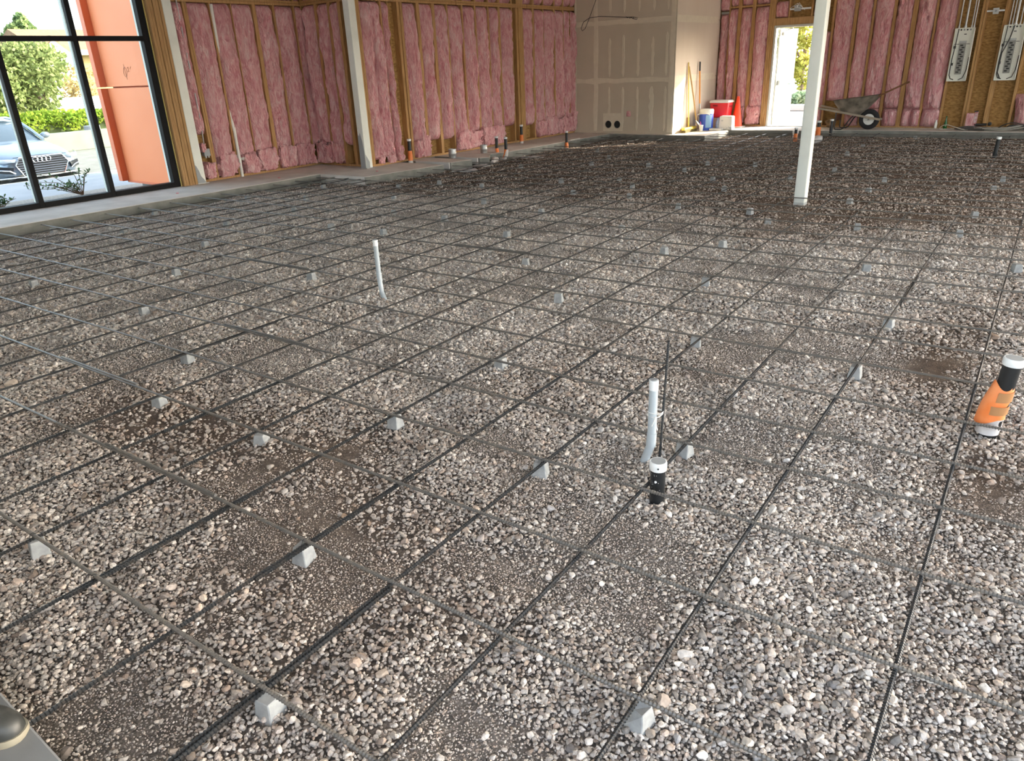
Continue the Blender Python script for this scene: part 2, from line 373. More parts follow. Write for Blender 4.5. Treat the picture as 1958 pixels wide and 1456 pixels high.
ng.links.new(gi.outputs[0], iop.inputs['Points']); ng.links.new(jn.outputs[0], iop.inputs['Instance']); iop.inputs['Pick Instance'].default_value = True
ng.links.new(na('idx','INT'), iop.inputs['Instance Index']); ng.links.new(na('siz','FLOAT'), iop.inputs['Scale'])
er = ng.nodes.new('FunctionNodeEulerToRotation'); ng.links.new(na('rot','FLOAT_VECTOR'), er.inputs[0]); ng.links.new(er.outputs[0], iop.inputs['Rotation'])
ng.links.new(iop.outputs[0], go.inputs[0])
grav.modifiers.new('gravel', 'NODES').node_group = ng
print('stones', N)

# ------------------------------------------------------------------ concrete slab ledges
YJ = 8.97
def slab(name, poly, z1, label, z0=-.45):
    mb = MB().prism(poly, z0, z1)
    o = obj(name, mb, m_concrete, base=(poly[0][0], poly[0][1], z1), bevel=.006, seg=1)
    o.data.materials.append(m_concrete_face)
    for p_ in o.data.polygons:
        if abs(p_.normal.z) < .5: p_.material_index = 1  # darker sides: rough form face plus painted shade
    return tag(o, label, 'concrete slab', kind='structure')
slab('floor_slab', [(-9.9,-1.4),(-8.50,-1.4),(-8.47,8.0),(-9.9,8.0)], ZS, 'concrete ledge along the black framed storefront windows')
sl2 = slab('floor_slab', [(-9.9,8.0),(-8.47,8.0),(-7.40,8.04),(-7.17,9.74),(-8.30,9.74),(-8.30,18.4),(-9.9,18.4)], ZS, 'concrete ledge stepping out at the white wall post')
for p_ in sl2.data.polygons:
    if p_.normal.y < -.8 and abs(p_.center.y+sl2.location.y-8.0) < .1: p_.material_index = 0  # jog face keeps the pale top colour to paint it as lit
slab('floor_slab', [(-8.31,9.93),(-7.20,9.95),(-7.08,10.42),(-8.31,10.42)], ZS+.012, 'short concrete slab patch with a pale edge beside the stub pipes')
slab('floor_slab', [(-8.31,10.72),(-7.18,10.76),(-7.06,10.90),(-7.35,11.30),(-8.31,11.30)], ZS, 'second short concrete slab patch beside the twin black pipes')
slab('floor_slab', [(-8.31,11.34),(-7.40,11.36),(-7.27,11.80),(-7.22,14.40),(-7.20,15.67),(-8.31,15.67)], ZS, 'far concrete ledge under the long insulated stud wall')
slab('floor_slab', [(-8.31,15.67),(-4.80,15.66),(-4.80,17.06),(-4.4,17.10),(-2.75,17.30),(-2.2,17.46),(-1.0,17.56),(8.2,17.62),(8.2,18.4),(-8.31,18.4)], ZS, 'concrete ledge under the drywall and the back wall')
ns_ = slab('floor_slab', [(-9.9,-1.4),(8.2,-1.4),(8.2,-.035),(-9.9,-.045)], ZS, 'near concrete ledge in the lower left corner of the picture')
ns_.data.materials[0] = M('shaded_grey_concrete', (.17,.178,.185), .7, col2=(.22,.23,.237), scale=2.5, bump=.15, bscale=40, dist=.003)  # near ledge darkened: the corner's low light painted into the concrete
m_strip = M('white_strip', (.62,.62,.60), .7)
for (x0,x1,y0,y1,zt) in ((-8.05,-7.21,9.915,9.935,ZS+.014), (-7.80,-7.19,10.70,10.722,ZS+.004)):
    o = obj('trim_1' if y0 < 10 else 'trim_2', MB().box(x0,x1,y0,y1,ZS-.1,zt), m_strip, base=(x0,y0,ZS-.1))
    tag(o, 'white joint strip on the %s slab patch' % ('first' if y0 < 10 else 'second'), 'joint strip', kind='structure')
o = obj('trim_3', MB().box(-7.46,-7.24,14.02,14.42,-.12,.075), m_concrete, base=(-7.35,14.2,-.12), bevel=.006, seg=1)
tag(o, 'sunlit concrete block at the far slab corner', 'concrete block', kind='structure')

# ------------------------------------------------------------------ shell: ceiling and the walls that close the room
m_ceil = M('ceiling_deck', (.74,.71,.66), .9, col2=(.78,.75,.70), scale=2)
m_shell = M('plain_drywall', (.72,.70,.66), .9, col2=(.75,.73,.69), scale=1.5)
m_stucco = M('stucco', (.55,.47,.38), .95, col2=(.6,.52,.42), scale=8, bump=.3, bscale=80)
tag(obj('ceiling', MB().box(-9.95,8.2,-1.45,18.5,ZTOP,ZTOP+.25), m_ceil, base=(0,8,ZTOP)), 'plain roof deck over the whole room', 'ceiling', kind='structure')
mb = MB(); mb.box(8.0,8.25,-1.45,18.5,3.0,ZTOP); mb.box(8.0,8.25,-1.45,18.5,-.4,.1)
for y_ in (-1.45,.9,3.3,5.7,8.1,10.5,12.9,15.3,17.7): mb.box(8.0,8.25,y_,y_+.3,.1,3.0)  # window gaps are added, so sun off to the side bounces warm light in
tag(obj('wall_right', mb, m_shell, base=(8.1,8,0)), 'plain wall on the right, its low windows added to bring in sunlight', 'wall', kind='structure')
mb = MB(); mb.box(-9.95,1.5,-1.55,-1.4,-.4,ZTOP); mb.box(1.5,7.9,-1.55,-1.4,4.35,ZTOP); mb.box(7.9,8.25,-1.55,-1.4,-.4,ZTOP)
tag(obj('wall_near', mb, m_shell, base=(0,-1.5,0)), 'near wall with a wide storefront opening behind the viewer', 'wall', kind='structure')
mb = MB(); mb.box(-10.1,8.4,18.27,18.36,ZTOP,6.6); mb.box(8.25,8.4,-1.6,18.4,ZTOP,6.6); mb.box(-10.1,-9.9,-1.6,6.4,ZTOP,6.6); mb.box(-10.1,-9.9,7.8,18.4,ZTOP,6.6)
tag(obj('wall_parapet', mb, m_stucco, base=(0,8,ZTOP)), 'parapet above the roof', 'parapet', kind='structure')

m_apron = M('apron_concrete', (.46,.44,.41), .9, col2=(.52,.50,.47), scale=1.5)
tag(obj('ground_right', MB().box(8.4,70,-60,60,-.7,-.15), m_apron, base=(8.4,0,-.15)), 'unseen paved ground added on the right to bounce light inside', 'ground', kind='structure')  # unseen paving added to bounce sunlight through the right windows
tag(obj('ground_front', MB().box(-9.7,8.4,-60,-1.56,-.7,-.10), m_apron, base=(0,-1.6,-.1)), 'unseen paved ground added behind the viewer to bounce light inside', 'ground', kind='structure')  # unseen paving added to bounce daylight up to the ceiling
# ------------------------------------------------------------------ stud walls: studs, plates, sheathing, insulation
def mp_left(s, z, n_): return (XL+n_, s, z)
def mp_jog(s, z, n_): return (s, YJ-n_, z)
def mp_w2(s, z, n_): return (XW2+n_, s, z)
def mp_back(s, z, n_): return (s, YBK-n_, z)
K = 1.05
m_pink = bpy.data.materials.new('pink_insulation'); m_pink.use_nodes = True
n = m_pink.node_tree.nodes; L = m_pink.node_tree.links; p = n['Principled BSDF']; p.inputs['Roughness'].default_value = 1.0; p.inputs['Specular IOR Level'].default_value = .1
tc = n.new('ShaderNodeTexCoord'); mpn = n.new('ShaderNodeMapping'); mpn.inputs['Scale'].default_value = (1,1,.32); L.new(tc.outputs['Object'], mpn.inputs['Vector'])
nz = n.new('ShaderNodeTexNoise'); nz.inputs['Scale'].default_value = 17; nz.inputs['Detail'].default_value = 8; nz.inputs['Distortion'].default_value = 1.2; L.new(mpn.outputs[0], nz.inputs['Vector'])
cr = n.new('ShaderNodeValToRGB'); e = cr.color_ramp.elements; e[0].position = .30; e[0].color = (.68,.265,.295,1); e[1].position = .72; e[1].color = (.91,.66,.645,1)
q = cr.color_ramp.elements.new(.5); q.color = (.83,.445,.46,1)
L.new(nz.outputs['Fac'], cr.inputs['Fac']); L.new(cr.outputs[0], p.inputs['Base Color'])
nb = n.new('ShaderNodeTexNoise'); nb.inputs['Scale'].default_value = 26; nb.inputs['Detail'].default_value = 6; nb.inputs['Distortion'].default_value = 2.5; L.new(mpn.outputs[0], nb.inputs['Vector'])
bu = n.new('ShaderNodeBump'); bu.inputs['Strength'].default_value = 1.0; bu.inputs['Distance'].default_value = .05; L.new(nb.outputs['Fac'], bu.inputs['Height']); L.new(bu.outputs[0], p.inputs['Normal'])

_bs = [0]
def batt(mp, s0, s1, z0, z1, parent, bulge=.045, waves=1.0, sway=0.0):
    _bs[0] += 1; sd = _bs[0]*13
    s0 -= .006; s1 += .006
    nu = 13; nv = max(8, int((z1-z0)/.035))
    U, V = np.meshgrid(np.linspace(0,1,nu), np.linspace(0,1,nv), indexing='ij')
    z = z0+(z1-z0)*V; e_ = 2*U-1; wid = s1-s0
    lef = .035*waves*fbm(z*1.7, z*0+.5, seed=sd); rig = .035*waves*fbm(z*1.7, z*0+3.5, seed=sd+1)
    s = s0+wid*U + lef*(1-U)*.8 + rig*U*.8 + sway*(1-V)
    s = s + .012*vnoise(z*14, U*3, seed=sd+2)*np.abs(e_)
    env = 1-np.abs(e_)**5; endv = np.clip(np.minimum(V, 1-V)*(z1-z0)/.09, 0, 1)**.5
    nn = bulge*1.35*(1-np.abs(e_)**2.0) + .062*waves*fbm(s*6+sd, z*1.9, seed=sd+3) + .034*waves*(.6-np.abs(vnoise(s*15, z*4.0+s*9, seed=sd+4))*1.6) + .014*vnoise(s*34, z*12, seed=sd+5)
    nn = np.clip(nn, -.07, .17)*env*endv - .042*(1-env) - .04*(1-endv)
    mb = MB(); vs = [mp(a, b, c) for a, b, c in zip(s.ravel(), z.ravel(), nn.ravel())]
    fs = [(i*nv+j, (i+1)*nv+j, (i+1)*nv+j+1, i*nv+j+1) for i in range(nu-1) for j in range(nv-1)]
    rim = [i*nv for i in range(nu)]+[(nu-1)*nv+j for j in range(1,nv)]+[i*nv+nv-1 for i in range(nu-2,-1,-1)]+[j for j in range(nv-2,0,-1)]
    b0 = len(vs); sf, zf = s.ravel(), z.ravel()
    vs += [mp(sf[i], zf[i], -.12) for i in rim]
    nr = len(rim)
    fs += [(rim[i], rim[(i+1)%nr], b0+(i+1)%nr, b0+i) for i in range(nr)]
    mb.add(vs, fs)
    return obj('insulation_batt', mb, m_pink, parent, smooth=True)
_ico = bmesh.new(); bmesh.ops.create_icosphere(_ico, subdivisions=4, radius=1.0)
ICO_V = np.array([v.co[:] for v in _ico.verts]); ICO_F = [tuple(v.index for v in f.verts) for f in _ico.faces]; _ico.free()
def crumple(mp, s0, s1, z0, z1, parent, thick=.19, name='insulation_scrap', mat=None):
    _bs[0] += 1; sd = _bs[0]*13
    c = ICO_V; r = 1/np.maximum(np.max(np.abs(c), axis=1), .55)
    c = c*(r**.75)[:,None]
    dsp = 1+.34*fbm(c[:,0]*1.5+sd, c[:,1]*1.5, c[:,2]*1.5, seed=sd)+.34*(np.abs(vnoise(c[:,0]*2.6, c[:,1]*2.6+sd, c[:,2]*2.6, seed=sd+4))-.35)
    c = c*dsp[:,None]
    s = (s0+s1)/2+c[:,0]*(s1-s0)*.50; z = np.maximum((z0+z1)/2+c[:,2]*(z1-z0)*.52, z0); nn = -.02+np.maximum(c[:,1], -.9)*thick*.62
    mb = MB().add([mp(a,b,d) for a,b,d in zip(s,z,nn)], ICO_F)
    return obj(name, mb, mat or m_pink, parent, smooth=True)

def wall_root(name, loc, label): return empty(name, loc, label, 'stud wall', kind='structure')
def stud(mp, s0, s1, z0, z1, parent, name='stud', depth=.14, mat=None, front=0.0):
    a = mp(s0, z0, front); b = mp(s1, z1, front-depth)
    mb = MB().box(min(a[0],b[0]),max(a[0],b[0]),min(a[1],b[1]),max(a[1],b[1]),z0,z1)
    return obj(name, mb, mat or m_stud, parent, bevel=.003, seg=1)
def sheath(mp, s0, s1, z0, z1, parent):
    a = mp(s0, z0, -.1405); b = mp(s1, z1, -.155)
    return obj('sheathing', MB().box(min(a[0],b[0]),max(a[0],b[0]),min(a[1],b[1]),max(a[1],b[1]),z0,z1), m_osb, parent)
ZSILL = ZS+.038
# left wall beyond the window
wl = wall_root('wall_left', (XL, 7.4, ZS), 'left stud wall with pink insulation beside the storefront window')
sheath(mp_left, 6.02, 9.12, ZS, ZTOP, wl)
stud(mp_left, 6.55, 9.1, ZS, ZSILL, wl, 'sole_plate'); 
for k in range(2): stud(mp_left, 6.5, 9.1, ZPL+.04*k, ZPL+.04*k+.037, wl, 'top_plate', front=.002*k)
for s0, s1 in ((6.505,6.545),(6.73,6.768),(6.771,6.805),(7.19,7.226),(7.585,7.60),(7.99,8.06),(8.40,8.44),(8.835,8.862),(9.03,9.10)):
    stud(mp_left, s0, s1, ZSILL, ZPL, wl); stud(mp_left, s0, s1, ZPL+.078, ZTOP, wl)
for i, (s0, s1, z0) in enumerate(((6.55,6.725,.80),(6.81,7.185,.40),(7.232,7.582,.38),(7.602,7.985,.40),(8.065,8.395,.42),(8.445,8.832,.40),(8.865,9.025,.40))):
    batt(mp_left, s0, s1, z0, ZPL-.005, wl, bulge=.03 if i == 0 else .055, waves=.7 if i == 0 else 1.0); batt(mp_left, s0, s1, ZPL+.08, 3.7, wl)
crumple(mp_left, 6.555,6.73,.10,.36, wl); crumple(mp_left, 6.81,7.18,.09,.46, wl); crumple(mp_left, 7.30,7.585,.09,.44, wl); crumple(mp_left, 7.60,8.0,.09,.46, wl)
crumple(mp_left, 8.05,8.22,.09,.47, wl); crumple(mp_left, 8.20,8.42,.09,.44, wl); crumple(mp_left, 8.42,8.63,.09,.47, wl); crumple(mp_left, 8.62,8.84,.09,.45, wl); crumple(mp_left, 6.58,6.66,.52,.66, wl, .08)
# short return wall facing the viewer
wj = wall_root('wall_return', (-9.0, YJ, ZS), 'short insulated return wall facing the viewer left of the white post')
sheath(mp_jog, XL, -8.3, ZS, ZTOP, wj); stud(mp_jog, XL+.05, -8.3, ZS, ZSILL, wj, 'sole_plate')
for k in range(2): stud(mp_jog, XL+.03, -8.3, ZPL+.04*k, ZPL+.04*k+.037, wj, 'top_plate', front=.002*k)
for s0, s1 in ((-9.63,-9.60),(-9.26,-9.19),(-8.915,-8.84),(-8.655,-8.58),(-8.42,-8.36)):
    stud(mp_jog, s0, s1, ZSILL, ZPL, wj); stud(mp_jog, s0, s1, ZPL+.078, ZTOP, wj)
for s0, s1, z0 in ((-9.60,-9.262,.44),(-9.188,-8.917,.40),(-8.838,-8.657,.42)):
    batt(mp_jog, s0, s1, z0, ZPL-.005, wj, bulge=.05); batt(mp_jog, s0, s1, ZPL+.08, 3.7, wj)
crumple(mp_jog, -9.60,-9.40,.09,.46, wj); crumple(mp_jog, -9.40,-9.19,.09,.43, wj); crumple(mp_jog, -9.19,-8.92,.09,.50, wj, .15)
# long wall
w2 = wall_root('wall_far_left', (XW2, 12, ZS), 'long left stud wall with pink batts running back to the drywall')
sheath(mp_w2, 9.0, 18.3, ZS, ZTOP, w2); stud(mp_w2, 9.0, 15.79, ZS, ZSILL, w2, 'sole_plate')
for k in range(2):
    for s0, s1 in ((9.0,11.6),(11.61,13.9),(13.91,15.79)): stud(mp_w2, s0, s1, ZPL+.04*k, ZPL+.04*k+.037, w2, 'top_plate', front=.002*k)
W2S = ((9.02,9.06),(9.065,9.11),(9.585,9.62),(9.76,9.785),(10.015,10.075),(10.078,10.135),(10.495,10.57),(10.905,10.98),(11.31,11.35),(11.75,11.79),(12.14,12.19),(12.56,12.60),(12.89,12.965),(13.345,13.385),(13.53,13.60),(13.60,13.765),(14.10,14.175),(14.50,14.545),(14.94,14.99),(15.29,15.35),(15.60,15.62))
for s0, s1 in W2S: stud(mp_w2, s0, s1, ZSILL, ZPL, w2, front=-.02 if (s0 in (13.53,10.015)) else 0); stud(mp_w2, s0, s1, ZPL+.078, ZTOP, w2)
W2B = ((9.115,9.335,.16),(9.345,9.58,.18),(9.63,9.755,.30),(10.14,10.49,.38),(10.575,10.90,.36),(10.985,11.305,.34),(11.355,11.745,.40),(11.795,12.135,.40),(12.195,12.555,.42),(12.605,12.885,.40),(12.97,13.34,.42),(13.77,14.095,.38),(14.18,14.495,.40),(14.55,14.935,.42),(14.995,15.285,.42),(15.355,15.595,.42),(15.625,15.785,.42))
for s0, s1, z0 in W2B: batt(mp_w2, s0, s1, z0, ZPL-.01, w2, bulge=.06); batt(mp_w2, s0, s1, ZPL+.08, 3.7, w2)
for s0, s1, z1 in ((9.63,9.78,.36),(10.13,10.30,.40),(10.28,10.52,.46),(11.34,11.72,.46),(11.66,12.12,.42),(12.14,12.52,.48),(12.42,12.90,.46),(14.14,14.46,.46),(14.48,14.98,.52),(14.96,15.18,.42),(15.16,15.42,.44),(15.40,15.62,.48),(15.58,15.79,.55)):
    crumple(mp_w2, s0, s1, .09, z1, w2, .20)
crumple(mp_w2, 9.22, 9.36, .07, .30, w2, .05); crumple(mp_w2, 9.44, 9.62, .07, .32, w2, .08)
# back wall
wb = wall_root('wall_back', (-1, YBK, ZS), 'back stud wall with pink insulation, sheathing and the open door')
DX0, DX1, DZ = -4.33, -3.33, 2.235
for s0, s1, z0, z1 in ((-8.45,DX0,ZS,ZTOP),(DX1,8.2,ZS,ZTOP),(DX0,DX1,DZ,ZTOP)): sheath(mp_back, s0, s1, z0, z1, wb)
stud(mp_back, -5.64, DX0-.02, ZS, ZSILL, wb, 'sole_plate'); stud(mp_back, DX1+.02, 8.0, ZS, ZSILL, wb, 'sole_plate')
BST = ((-5.435,-5.405),(-5.22,-5.135),(-4.885,-4.80),(-4.485,-4.44),(-4.437,-4.39),(-4.387,-4.34),(-3.32,-3.27),(-3.265,-3.21),(-3.08,-3.03),(-2.635,-2.565),(-2.27,-2.22),(-1.86,-1.80),(-1.49,-1.40),(-1.065,-1.02),(-.67,-.63),(-.25,-.205),(-.20,-.16),(.14,.225),(.57,.62),(1.0,1.04),(1.42,1.46),(1.84,1.88),(2.26,2.30),(2.68,2.72),(3.1,3.14),(3.52,3.56),(3.94,3.98))
for s0, s1 in BST: stud(mp_back, s0, s1, ZSILL, 4.2, wb)
stud(mp_back, -4.43, -3.23, 2.235, 2.385, wb, 'door_header', mat=m_jack, front=.004)
for s0, s1 in ((-4.05,-4.01),(-3.55,-3.51)): stud(mp_back, s0, s1, 2.39, 4.2, wb)
stud(mp_back, -5.64, -4.49, 2.66, 2.70, wb, 'fire_block', front=-.01); stud(mp_back, -5.63,-5.44, 2.55, 2.60, wb, 'fire_block', front=-.01, mat=m_galv)
BBT = ((-5.64,-5.44,.40,2.55),(-5.40,-5.225,.40,2.65),(-5.13,-4.89,.44,2.65),(-4.795,-4.49,.46,2.65),(-3.205,-3.085,.10,2.05),(-3.025,-2.64,.62,3.7),(-2.56,-2.275,.62,3.7),(-2.215,-1.865,.46,3.7),(-1.795,-1.495,.46,3.7),(-1.395,-1.07,.44,3.7),(-1.015,-.675,.44,3.7))
for s0, s1, z0, z1 in BBT: batt(mp_back, s0, s1, z0, z1, wb, bulge=.06)
for s0, s1, z0, z1 in ((-5.64,-5.44,2.62,3.7),(-5.40,-5.225,2.71,3.7),(-5.13,-4.89,2.71,3.7),(-4.795,-4.49,2.71,3.7),(-4.33,-4.06,2.40,2.72),(-3.50,-3.34,2.40,3.0),(-4.33,-4.06,2.80,3.7)): batt(mp_back, s0, s1, z0, z1, wb)
for s0, s1, z0, z1 in ((-5.36,-5.2,.1,.46),(-5.10,-4.88,.1,.5),(-4.83,-4.50,.1,.52)): crumple(mp_back, s0, s1, z0, z1, wb)
for s0, s1 in ((-2.215,-1.865),(-1.795,-1.495),(-1.395,-1.22),(-1.225,-1.03),(-1.02,-.675)): batt(mp_back, s0, s1, .07, .45, wb, bulge=.07, waves=.6)
batt(mp_back, -2.56, -2.28, .07, .60, wb, bulge=.05)
batt(mp_back, .625, .99, .10, .72, wb, bulge=.08, sway=.06)
m_red = M('red_plastic', (.72,.02,.03), .4)
# drywall partition: sheets, taped joints
wd = wall_root('wall_drywall', (-7, YD, ZS), 'taped drywall partition facing the viewer'); wd['category'] = 'drywall'
for x0, x1, z0, z1 in ((XW2,-7.66,ZS,1.215),(-7.655,XR,ZS,1.215),(XW2,-7.66,1.22,2.43),(-7.655,XR,1.22,2.43),(XW2,-7.66,2.435,ZTOP),(-7.655,XR,2.435,ZTOP)):
    obj('drywall_sheet', MB().box(x0,x1,YD,YD+.016,z0,z1), m_dry, wd)
def mud(x0, x1, z0, z1, sd, ends=True):
    """feathered strip of joint compound, 2 mm proud"""
    vert = (z1-z0) > (x1-x0); nn_ = 26; dp_ = .0035+(.0018 if vert else 0)+.0002*(sd%3); mb = MB(); vs = []
    for i in range(nn_+1):
        t = i/nn_; 
        tap = min(1, t*nn_/2.0, (1-t)*nn_/2.0) if ends else 1
        w_ = (.78+.30*float(vnoise(np.array([t*9+sd]), np.array([sd*1.7]))[0]))*max(.25, tap)
        w2_ = (.78+.30*float(vnoise(np.array([t*9+sd+40]), np.array([sd*1.7]))[0]))*max(.25, tap)
        if vert:
            c = (x0+x1)/2; h = (x1-x0)/2; z = z0+(z1-z0)*t; vs += [(c-h*w_, YD-.0008, z), (c-h*w_*.8, YD-dp_, z), (c+h*w2_*.8, YD-dp_, z), (c+h*w2_, YD-.0008, z)]
        else:
            c = (z0+z1)/2; h = (z1-z0)/2; x = x0+(x1-x0)*t; vs += [(x, YD-.001, c-h*w_), (x, YD-dp_, c-h*w_*.8), (x, YD-dp_, c+h*w2_*.8), (x, YD-.001, c+h*w2_)]
    fs = [(i*4+k, i*4+k+1, i*4+k+5, i*4+k+4) for i in range(nn_) for k in range(3)]
    mb.add(vs, fs); return obj('joint_tape', mb, m_mud, wd)
for i, (z0, z1) in enumerate(((1.145,1.285),(2.37,2.51))): mud(XW2+.01, XR-.05, z0, z1, 3.0+i*5, ends=False)
mud(-7.74,-7.60,.10,4.2,11,False); mud(XR-.16,XR-.005,.1,4.2,15,False); mud(XW2+.0,XW2+.06,.1,4.2,16,False)
for i, x in enumerate((-7.30,-6.94,-6.56,-6.20,-5.86)):
    wd_ = .075 if i != 3 else .13
    mud(x-wd_/2,x+wd_/2,.12,1.08,20+i); mud(x-.04,x+.04,1.30,2.12+.06*math.sin(i*2),30+i); mud(x-.035,x+.035,2.62,3.7,40+i)
# outlet plate with two round holes
obj('patch', MB().box(-7.455,-6.925,YD-.006,YD-.001,.10,.50), m_mud, wd)
for x in (-7.305,-7.065):
    o = obj('duct_ring', MB().lathe([(.095,0),(.095,.012),(.082,.014),(.082,.004)], (x,YD-.004,.252), 28, (0,-1,0)), m_dry, wd, smooth=True)
    obj('hole', MB().lathe([(.083,0),(.083,.0075)], (x,YD-.006,.252), 28, (0,-1,0)), m_hole, wd)
crumple(lambda s,z,n_: (s, YD-.001-n_*.15, z), -6.83,-6.71,.43,.55, wd, .08, 'torn_hole', m_pink)
wr = empty('wall_drywall_return', (XR, 17, ZS), 'pale mudded drywall return beside the tools and coolers', 'drywall', kind='structure')
for z0, z1 in ((ZS,1.215),(1.22,2.43),(2.435,ZTOP)): obj('drywall_sheet', MB().box(XR-.016,XR,YD+.002,YBK-.0,z0,z1), m_dry_side, wr)
for z in (1.217,2.432): obj('joint_tape', MB().box(XR,XR+.0025,YD,YBK-.12,z-.07,z+.07), m_mud, wr)
obj('corner_bead', MB().box(XR-.004,XR+.004,YD-.004,YD+.004,ZS,ZTOP), m_mud, wr)

# ------------------------------------------------------------------ storefront window
win = empty('window_1', (XL, 3, ZS), 'tall storefront window in black aluminium frames on the left', 'window', kind='structure')
MY = [6.02, 4.985, 3.97, 2.95, 1.93, .91, -.11, -1.13]; ZW0, ZW1 = ZS, 4.3
for i, y in enumerate(MY):
    hw = .035 if i else .05
    fr = obj('mullion', MB().box(XL-.06,XL+.045,y-hw,y+hw,ZW0,ZW1), m_black_frame, win, bevel=.003, seg=1)
    obj('mullion_cap', MB().box(XL-.115,XL-.061,y-hw*.9,y+hw*.9,ZW0,ZW1), m_gasket, fr)
ZT = 2.23
for i in range(len(MY)-1):
    y1, y0 = MY[i]-.036, MY[i+1]+.036
    obj('sill', MB().box(XL-.10,XL+.045,y0,y1,ZW0,ZW0+.075), m_black_frame, win, bevel=.003, seg=1)
    obj('transom', MB().box(XL-.06,XL+.045,y0,y1,ZT-.03,ZT+.035), m_black_frame, win, bevel=.003, seg=1)
    obj('head', MB().box(XL-.10,XL+.045,y0,y1,ZW1-.06,ZW1), m_black_frame, win)
    for z0, z1 in ((ZW0+.075,ZT-.03),(ZT+.035,ZW1-.06)): obj('pane', MB().box(XL-.045,XL-.033,y0,y1,z0,z1), m_glass, win)
tag(obj('wall_window_head', MB().box(-9.85,XL+.02,-1.45,6.05,ZW1,ZTOP), m_shell, base=(XL,2,ZW1)), 'wall strip above the storefront window', 'wall', kind='structure')
obj('foam_seal', MB().box(XL-.05,XL+.05,6.074,6.088,ZS,ZTOP), m_foam, wl)
# pack of jack studs and the painted post beside the window
for k in range(5):
    y0 = 6.092+k*.0495
    stud(mp_left, y0, y0+.0445, ZS, ZTOP, wl, 'jack_stud', mat=m_jack, front=.115-.008*(k%2), depth=.25)
def post(name, x0, x1, y0, y1, label, patches):
    e_ = empty(name, ((x0+x1)/2,(y0+y1)/2,ZS), label, 'post')
    obj('shaft', MB().box(x0,x1,y0,y1,ZS,ZTOP), m_white_post, e_, bevel=.008)
    obj('base_plate', MB().box(x0-.02,x1+.03,y0-.02,y1+.03,ZS+.0005,ZS+.010), m_galv, e_)
    for pts, ax, v in patches:
        if ax == 'x': mb = MB().add([(v,a,b) for a,b in pts]+[(v-.002,a,b) for a,b in pts], [tuple(range(len(pts)))])
        else: mb = MB().add([(a,v,b) for a,b in pts]+[(a,v+.002,b) for a,b in pts], [tuple(range(len(pts)))])
        obj('primer_patch', mb, m_primer, e_)
    return e_
post('steel_post', XL-.05, XL+.10, 6.345, 6.495, 'white painted steel post between the window studs and the insulation', [([(6.346,.06),(6.494,.06),(6.46,.12),(6.42,.17),(6.40,.26),(6.37,.33),(6.346,.36)], 'x', XL+.1015)])
post('steel_post', -8.335, -8.19, 8.815, 8.965, 'white painted steel post at the jog of the stud walls', [([(-8.334,.06),(-8.21,.06),(-8.205,.30),(-8.23,.52),(-8.27,.66),(-8.30,.60),(-8.334,.64)], 'y', 8.8135), ([(8.816,.06),(8.9,.06),(8.9,.16),(8.816,.30)], 'x', -8.1885)])
stud(mp_jog, -8.35,-8.30, ZSILL, ZTOP, wj, depth=.1, front=0); stud(mp_w2, 8.975,9.018, ZSILL, ZTOP, w2)
# the free-standing column
col_ = empty('steel_column', (-.70, 9.155, ZG), 'white painted square steel column standing in the gravel', 'column')
obj('shaft', MB().box(-.768,-.636,9.09,9.222,-.35,ZTOP), m_white_post, col_, bevel=.012, seg=3, smooth=True)
obj('stain', MB().box(-.7685,-.6355,9.0895,9.2225,-.2,-.045), M('grey_stain',(.5,.52,.50),.7), col_, bevel=.012, seg=3)

# ------------------------------------------------------------------ rebar mat
mat_root = empty('rebar_mat', (-2.5, 8, 0), 'grid of dark ribbed steel reinforcing bars tied over the gravel', 'rebar mat')
RB = .0066
def bar(p0, p1, z, name='bar', r=RB, wob=.006, mat_=None):
    """ribbed where it is close to the viewer, plain beyond"""
    p0, p1 = Vector((*p0, z)), Vector((*p1, z)); Ln = (p1-p0).length; d = (p1-p0)/Ln
    ts = [0.0]; t = 0.0; rad = [r]
    sdn = random.random()*50
    while t < Ln:
        P = p0+d*t; dc = (P-Vector(CAM)).length
        c = (P-Vector(CAM)); cz_ = c.dot(Vector(_f)); inf = cz_ > .2 and abs(c.dot(Vector(_r))) < cz_*.95+.4 and c.dot(Vector(_d)) < cz_*.75+.4
        if dc < 4.6 and inf:
            for dt, rr in ((.0028, r*.90),(.0052, r*.90),(.0068, r*1.22),(.0088, r*1.22)):
                ts.append(t+dt); rad.append(rr)
            t += .0116
        else:
            t += .25; ts.append(min(t, Ln)); rad.append(r)
    side = Vector((-d.y, d.x, 0)); n_ = 7
    T = np.array(ts); wx = wob*fbm(T*.5+sdn, T*0+sdn, seed=3, octs=2); wz = .5*wob*fbm(T*.7+sdn, T*0+9, seed=5, octs=2)
    vs, fs = [], []
    for i, t_ in enumerate(ts):
        c = p0+d*t_+side*float(wx[i])+Vector((0,0,float(wz[i])))
        for k in range(n_):
            an = 2*math.pi*k/n_; vs.append(c+side*(math.cos(an)*rad[i])+Vector((0,0,math.sin(an)*rad[i])))
    for i in range(len(ts)-1):
        for k in range(n_): fs.append((i*n_+k, i*n_+(k+1)%n_, (i+1)*n_+(k+1)%n_, (i+1)*n_+k))
    fs += [tuple(range(n_-1,-1,-1)), tuple((len(ts)-1)*n_+k for k in range(n_))]
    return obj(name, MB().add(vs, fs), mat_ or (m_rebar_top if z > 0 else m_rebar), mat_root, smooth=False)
A_R = {1:.87,2:2.03,3:3.09,4:4.12,5:5.10,6:5.94,7:6.90,8:8.0,9:9.01,10:9.95,11:10.98,12:12.01}
